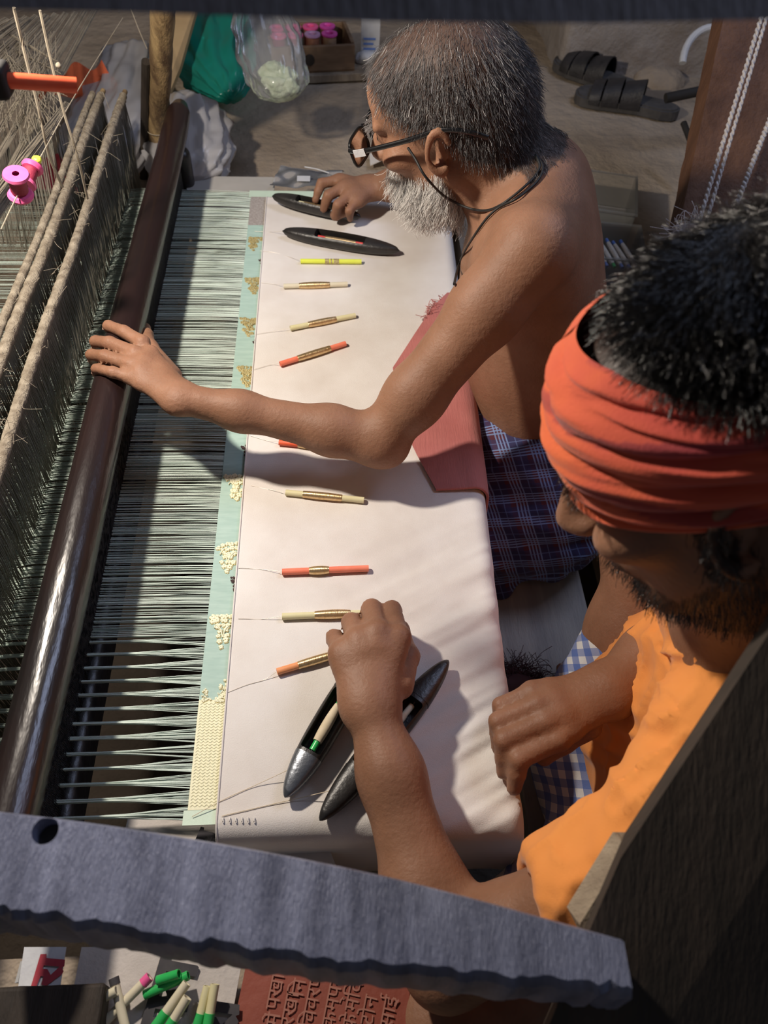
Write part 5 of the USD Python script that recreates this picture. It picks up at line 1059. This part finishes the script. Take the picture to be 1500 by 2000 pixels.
# ---- young weaver
HY = Head((.417, .089, .456), [[-.77, .265, -.58], [-.436, -.882, .177], [-.465, .389, .795]], 1.0)
FY = Field((.14, -.24, -.74), (.76, .45, .60), .0036)
HY.build(FY, 1.02)
NBY = V(.500, .070, .290); SL, SR = at(1362, 1645, .175), V(.565, .235, .215)
EY, WY = at(872, 1880, .004), at(722, 1372, .072); EY2, WY2 = V(.640, .235, .050), at(1188, 1348, .055)
FY.cap(HY.w(-.045, 0, -.05), NBY, .056, .060, .03); FY.cap(HY.w(-.005, 0, -.07), NBY + V(-.01, 0, -.02), .044, .048, .03)
FY.ell((.592, .085, .10), (.080, .130, .165), None, .03); FY.ell((.578, .09, -.06), (.088, .130, .16), None, .05); FY.ell((.56, .10, -.15), (.115, .155, .10), None, .05)
FY.cap(NBY + V(.015, -.02, -.03), SL + V(.01, 0, 0), .046, .044, .04); FY.cap(NBY + V(.015, .02, -.03), SR, .046, .044, .04)
limb(FY, SL, EY, WY, [.050, .044, .039, .036, .036, .0385, .030, .0245]); limb(FY, SR, EY2, WY2, [.052, .045, .040, .038, .038, .041, .032, .0275])
mcp = [at(777, 1246, .088), at(737, 1236, .092), at(700, 1250, .088), at(668, 1276, .080)]; pip = [at(765, 1192, .064), at(726, 1190, .066), at(686, 1216, .060), at(652, 1246, .052)]
tip = [at(742, 1210, .020), at(716, 1212, .020), at(688, 1238, .022), at(664, 1262, .022)]
hand(FY, WY, mcp, pip, tip, [at(782, 1340, .066), at(798, 1282, .048), at(782, 1230, .030), at(755, 1208, .020)], R=(.0135, .0112, .0098, .0082), wr=.025)
mcp = [at(1092, 1442, .052), at(1070, 1408, .058), at(1052, 1378, .057), at(1040, 1352, .050)]; pip = [at(1014, 1482, .046), at(985, 1446, .048), at(974, 1410, .046), at(978, 1378, .040)]
tip = [at(1004, 1540, .016), at(984, 1508, .016), at(974, 1462, .016), at(977, 1420, .016)]
hand(FY, WY2, mcp, pip, tip, [at(1150, 1418, .030), at(1100, 1450, .006), at(1062, 1480, -.004)], R=(.0132, .0108, .0094, .0080), wr=.028, kk=.75)
hy = V(.56, .10, -.175)
KR, AR = at(1268, 1085, .01), at(1207, 1300, -.195); HRp = hy + V(0, .085, .0)
FY.chain([HRp, HRp + (KR - HRp) * .5, KR], [.082, .070, .050], .02); FY.chain([KR + V(-.012, .014, -.02), KR + (AR - KR) * .35, AR], [.044, .046, .030], .004)
FY.cap(AR + V(.02, .0, -.018), AR + V(-.055, -.012, -.030), .028, .022, .02, 'u', ((0, 0, 1), .75))
for i in range(5): FY.cap(AR + V(-.05, -.028 + .011 * i, -.033), AR + V(-.078 + .004 * abs(i - 3), -.032 + .012 * i, -.036), .0085, .0075, .004)
HLp, KL = hy + V(0, -.085, 0), V(.255, -.175, -.105); AL = V(.40, -.06, -.32); FY.chain([HLp, HLp + (KL - HLp) * .5, KL], [.082, .072, .056], .03); FY.chain([KL, KL + (AL - KL) * .35, AL], [.050, .048, .032], .02); FY.cap(AL + V(.02, .01, -.03), AL + V(-.1, 0, -.06), .028, .022, .02)
my = FY.mesh(5)
def beard_y(q): return (q[:, 2] < np.interp(q[:, 0], [-.01, .01, .05, .075, .10], [-.03, -.052, -.082, -.075, -.050])) & (q[:, 0] > -.012) & (q[:, 2] > -.135)
def side_y(q): return (q[:, 0] < .022) & (q[:, 0] > -.008) & (q[:, 2] > -.055) & (q[:, 2] < .01) & (np.abs(q[:, 1]) > .05)
def hair_y(q): return (q[:, 2] > .055) | ((q[:, 0] < -.025) & (q[:, 2] > -.05))
YM = thing('person', 'young weaver in an orange headband and T-shirt, reaching over the cover', 'person', (.53, .10, -.25))
ty_ = scale_tint(my, HY, lambda q: hair_y(q) | side_y(q), beard_y, tb=.42); qy = HY.l(my.vertices); ny = np.linalg.norm(qy, axis=1) < .16; ty_[ny & (hair_y(qy) | side_y(qy))] = (.12, .12, .14)
obj('body', my, 'skin_young', YM, smooth=True, tint=ty_)
for y in (-.033, .033):
    e = trimesh.creation.icosphere(3, .0118); e.apply_translation(HY.w(.083, y, .004)); ep = obj('eye', e, 'eye_white', YM); i_ = trimesh.creation.icosphere(2, .0055); i_.apply_translation(HY.w(.0925, y * .98, -.003)); obj('iris', i_, 'iris_dark', ep)
mo_, vn_, H_ = my, my.vertex_normals, HY; r = np.random.default_rng(77)
def growy(mesh, nrm, ids, n, flow, length, curl, seg, grav, clump=0, jit=.0022):
    k = r.choice(ids, n); p = mesh.vertices[k] + r.normal(0, jit, (n, 3)); ql = HY.l(p); d = flow(ql, nrm[k])
    cl_ = 12 * meshkit.noise(p * clump, 6) if clump else None; return strand_set(p, d, length, seg, curl, r, grav, cl_)
ids = np.nonzero(ny & (beard_y(qy) | side_y(qy)))[0]; curves('beard', growy(my, vn_, ids, 3600, lambda ql, n: .6 * n + .6 * (np.array([.1, 0, -1]) @ HY.A), .0075, .1, 3, .1), .00030, 'hair_black', YM, label='short black beard', kind='stuff')
ids = np.nonzero(ny & (np.abs(qy[:, 2] - .023) < .006) & (qy[:, 0] > .06) & (np.abs(qy[:, 1]) > .01) & (np.abs(qy[:, 1]) < .055))[0]; curves('eyebrow', growy(my, vn_, ids, 500, lambda ql, n: .4 * n + .7 * (np.array([0, 1, -.2]) @ HY.A) * np.sign(ql[:, 1:2]), .010, .05, 3, 0), .0003, 'hair_black', YM, kind='stuff')
FH = Field(HY.c - .21, HY.c + .21, .005)
def EH(c, rr, k=.03): FH.ell(HY.w(*c), rr, HY.A, k)
EH((-.036, 0, .060), (.088, .082, .072)); EH((-.07, 0, .03), (.060, .076, .072)); EH((-.070, -.034, .092), (.040, .042, .034)); EH((-.02, .0, .100), (.045, .052, .028)); EH((-.095, -.03, .055), (.032, .04, .04)); EH((-.04, -.055, .080), (.045, .032, .04))
mh = FH.mesh(4); dq = meshkit.fbm(mh.vertices * 42, 3, 9) - .5; mh.vertices = mh.vertices + mh.vertex_normals * (.012 * dq)[:, None]
obj('hair', mh, 'hair_mass', YM, smooth=True, label='thick tousled black hair')
qh = HY.l(mh.vertices); hth = np.arctan2(qh[:, 1], qh[:, 0] + .010); ids = np.nonzero(qh[:, 2] > np.interp(np.cos(hth), [-1, -.5, 0, .5, 1], [.052, .060, .082, .104, .116]) + .006)[0]
def flow_y(ql, n):
    cr = np.array([-.05, -.02, .14]); away = ql - cr; away /= np.linalg.norm(away, axis=1)[:, None]; sw = (meshkit.noise(ql * 15, 3) - .5)[:, None] * 2.2; b = np.cross(n, away @ HY.A); return .11 * n + .65 * (away @ HY.A) + .8 * sw * b
curves('hair_strand', growy(mh, mh.vertex_normals, ids, 17000, flow_y, .027, .05, 6, .1, 45), .00034, 'hair_black', YM, kind='stuff')
# headband: a twisted cotton scarf wound round the forehead
def band(u, v):
    """u round the head (0 = forehead), v from lower to upper edge"""
    th = 2 * np.pi * u; ct = np.clip(np.cos(th), -1, 1); far = np.clip(-np.sin(th), 0, 1); lo_ = .000 - .002 * ct; hi_ = np.interp(ct, [-1, -.5, 0, .5, 1], [.052, .060, .082, .104, .116]) + .016 * far * np.clip(ct + .6, 0, 1); wd = hi_ - lo_; zc = lo_ + .48 * wd; z = zc + (v - .48) * wd; tp = np.clip((z - .035) / .085, 0, 1.05); shrink = np.sqrt(np.clip(1 - .62 * tp ** 2, .1, 1)); tl2 = np.clip((.03 - z) / .1, 0, 1); shrink = shrink * (1 - .10 * tl2)
    rx = np.where(np.cos(th) > 0, .106, .122) * shrink; ry = .086 * shrink
    f1 = 1 - 2 * np.abs(np.sin((v * 6.4 + 1.1 * np.sin(th + .6) + u * 2.0) * np.pi / 1.3 + 2.6 * meshkit.noise(np.stack([u * 9, v * 4, 0 * u], -1), 3))) ** .7; f2 = meshkit.noise(np.stack([u * 16, v * 26 + u * 12, 0 * u], -1), 5) - .5
    t = .0070 + .0052 * np.sin(np.pi * np.clip(v, 0, 1)) ** .6 - .0034 * f1 + .0048 * f2
    t = t * np.clip(np.minimum(v, 1 - v) * 14 + .25, 0, 1)
    return HY.c + HY.s * (np.stack([-.010 + (rx + t) * np.cos(th), (ry + t) * np.sin(th), z], -1) @ HY.A)
bm_, buv = grid(220, 70, band); bm_.merge_vertices()
f1 = meshkit.noise(np.stack([bm_.vertices[:, 0] * 0, 0 * bm_.vertices[:, 0], 0 * bm_.vertices[:, 0]], -1), 1)
ql = HY.l(bm_.vertices); st = np.sin(ql[:, 2] * 150 + np.arctan2(ql[:, 1], ql[:, 0]) * 2.2 + 3 * meshkit.noise(ql * 20, 4)); tb_ = np.where((st > .72)[:, None], (.62, .50, 1.0), (1.0, 1.0, 1.0))
obj('headband', thicken(bm_, .003) if False else bm_, 'turban', YM, smooth=True, label='orange-red cloth wound round the forehead', tint=tb_)
# T-shirt
FS = Field((.32, -.22, -.18), (.78, .44, .40), .0045)
FS.ell((.590, .085, .118), (.104, .158, .195), None, .03); FS.ell((.570, .070, -.07), (.112, .165, .16), None, .06)
FS.cap(NBY + V(.02, -.03, -.035), SL + V(0, .01, 0), .060, .056, .06); FS.cap(NBY + V(.0, .03, -.035), SR + V(0, -.01, 0), .056, .058, .04)
ua = (EY - SL) / np.linalg.norm(EY - SL); FS.cap(SL, SL + ua * .215, .058, .053, .035); ub = (EY2 - SR) / np.linalg.norm(EY2 - SR); FS.cap(SR, SR + ub * .19, .062, .060, .035)
def cut(F, p0, d, c, R):
    """ends a sleeve cleanly: removes everything past the plane within R of the arm"""
    P = np.meshgrid(*F.ax, indexing='ij', sparse=True); s = (P[0] - p0[0]) * d[0] + (P[1] - p0[1]) * d[1] + (P[2] - p0[2]) * d[2]; rr = np.sqrt((P[0] - p0[0]) ** 2 + (P[1] - p0[1]) ** 2 + (P[2] - p0[2]) ** 2)
    F.f = np.where(rr < R, np.maximum(F.f, s.astype(np.float32)), F.f)
uc = ua - .38 * CU; uc /= np.linalg.norm(uc); SLEN = .60 * np.linalg.norm(EY - SL); cut(FS, SL + ua * SLEN, uc, None, .12); cut(FS, SR + ub * .175, ub, None, .10)
FS.ell(NBY + V(.004, 0, .046), (.064, .064, .058), HY.A, .006, 's')
# hollow the sleeve ends so the arm is seen inside
for s_, u_ in ((SL + ua * (SLEN - .05), ua), (SR + ub * .12, ub)): FS.cap(s_, s_ + u_ * .12, .043, .0475, .003, 's')
def fs(v):
    rg = lambda n, p: (1 - np.abs(2 * n - 1)) ** p; a = v @ ua; b = v[:, 1] * .8 + v[:, 2] * .6
    f1 = rg(meshkit.noise(np.stack([a * 13 + 3, b * 34, v[:, 0] * 9], -1), 3), 3); f2 = rg(meshkit.noise(np.stack([v[:, 2] * 12 + v[:, 0] * 14, v[:, 1] * 40 - v[:, 2] * 18, 0 * a], -1), 15), 4)
    fade = np.clip((SLEN - (v - SL) @ ua) / .06, .12, 1) * np.where((v - SL) @ ua > -.05, 1.0, .7)
    return .003 + (.0110 * f1 + .0055 * f2 + .002 * (meshkit.noise(v * 60, 5) - .5)) * fade
obj('shirt', soft(FS, fs, 4), 'orange_shirt', YM, smooth=True, label='orange cotton T-shirt with short sleeves')
# lungi: gathered over the hips and left thigh, hem drawn over the raised right ankle
FG = Field((.28, -.24, -.30), (.75, .32, .02), .006)
FG.ell(hy + V(0, 0, .0), (.150, .176, .100), None, .04); FG.cap(HLp, HLp + (KL - HLp) * .72, .088, .075, .04); FG.cap(HRp, HRp + (KR - HRp) * .28, .098, .085, .03)
FG.plane((.5, .1, -.262), (0, 0, -1)); d_ = (KL - HLp) / np.linalg.norm(KL - HLp); cut(FG, HLp + (KL - HLp) * .74, d_, None, .12)
mg = soft(FG, lambda v: .012 * (meshkit.noise(np.stack([v[:, 0] * 22, v[:, 1] * 22 + v[:, 0] * 18, v[:, 2] * 26], -1), 8) - .5)); obj('lungi', mg, 'gingham', YM, smooth=True, uv=np.stack([FG.v0[:, 0] + .5 * FG.v0[:, 2], FG.v0[:, 1] + .5 * FG.v0[:, 2]], 1), label='blue and white gingham lungi')
hp = [(1056, 1338, -.180), (1100, 1318, -.165), (1150, 1305, -.150), (1200, 1283, -.140), (1255, 1272, -.135), (1330, 1262, -.13)]; hq = [(1060, 1352, -.215), (1110, 1348, -.21), (1160, 1350, -.20), (1210, 1340, -.19), (1262, 1330, -.18), (1335, 1320, -.17)]
A_, B_ = np.array([at(*q) for q in hp]), np.array([at(*q) for q in hq])
def hemf(u, v):
    s = np.linspace(0, 1, len(A_)); a = np.stack([np.interp(u, s, A_[:, i]) for i in range(3)], -1); b = np.stack([np.interp(u, s, B_[:, i]) for i in range(3)], -1); p = a + (b - a) * v[..., None]
    p[..., 2] += .006 * np.sin(u * 34 + v * 3) * (1 - .3 * v) + .016 * np.sin(np.pi * v); return p
hg, huv = grid(90, 24, hemf); obj('lungi_hem', thicken(hg, .0015), 'gingham', YM, smooth=True, uv=np.vstack([np.stack([huv[:, 0] * .26, huv[:, 1] * .07], 1)] * 2), label='bright gingham hem drawn over the ankle')
tg_ = at(1190, 1290, -.14); obj('lungi_fold', tube([at(1180, 1300, -.15), at(1203, 1276, -.135), at(1226, 1246, -.12)], [.010, .009, .004], 10, flat=.6), 'gingham', YM, smooth=True, uv=np.random.default_rng(1).uniform(0, .01, (32, 2)))
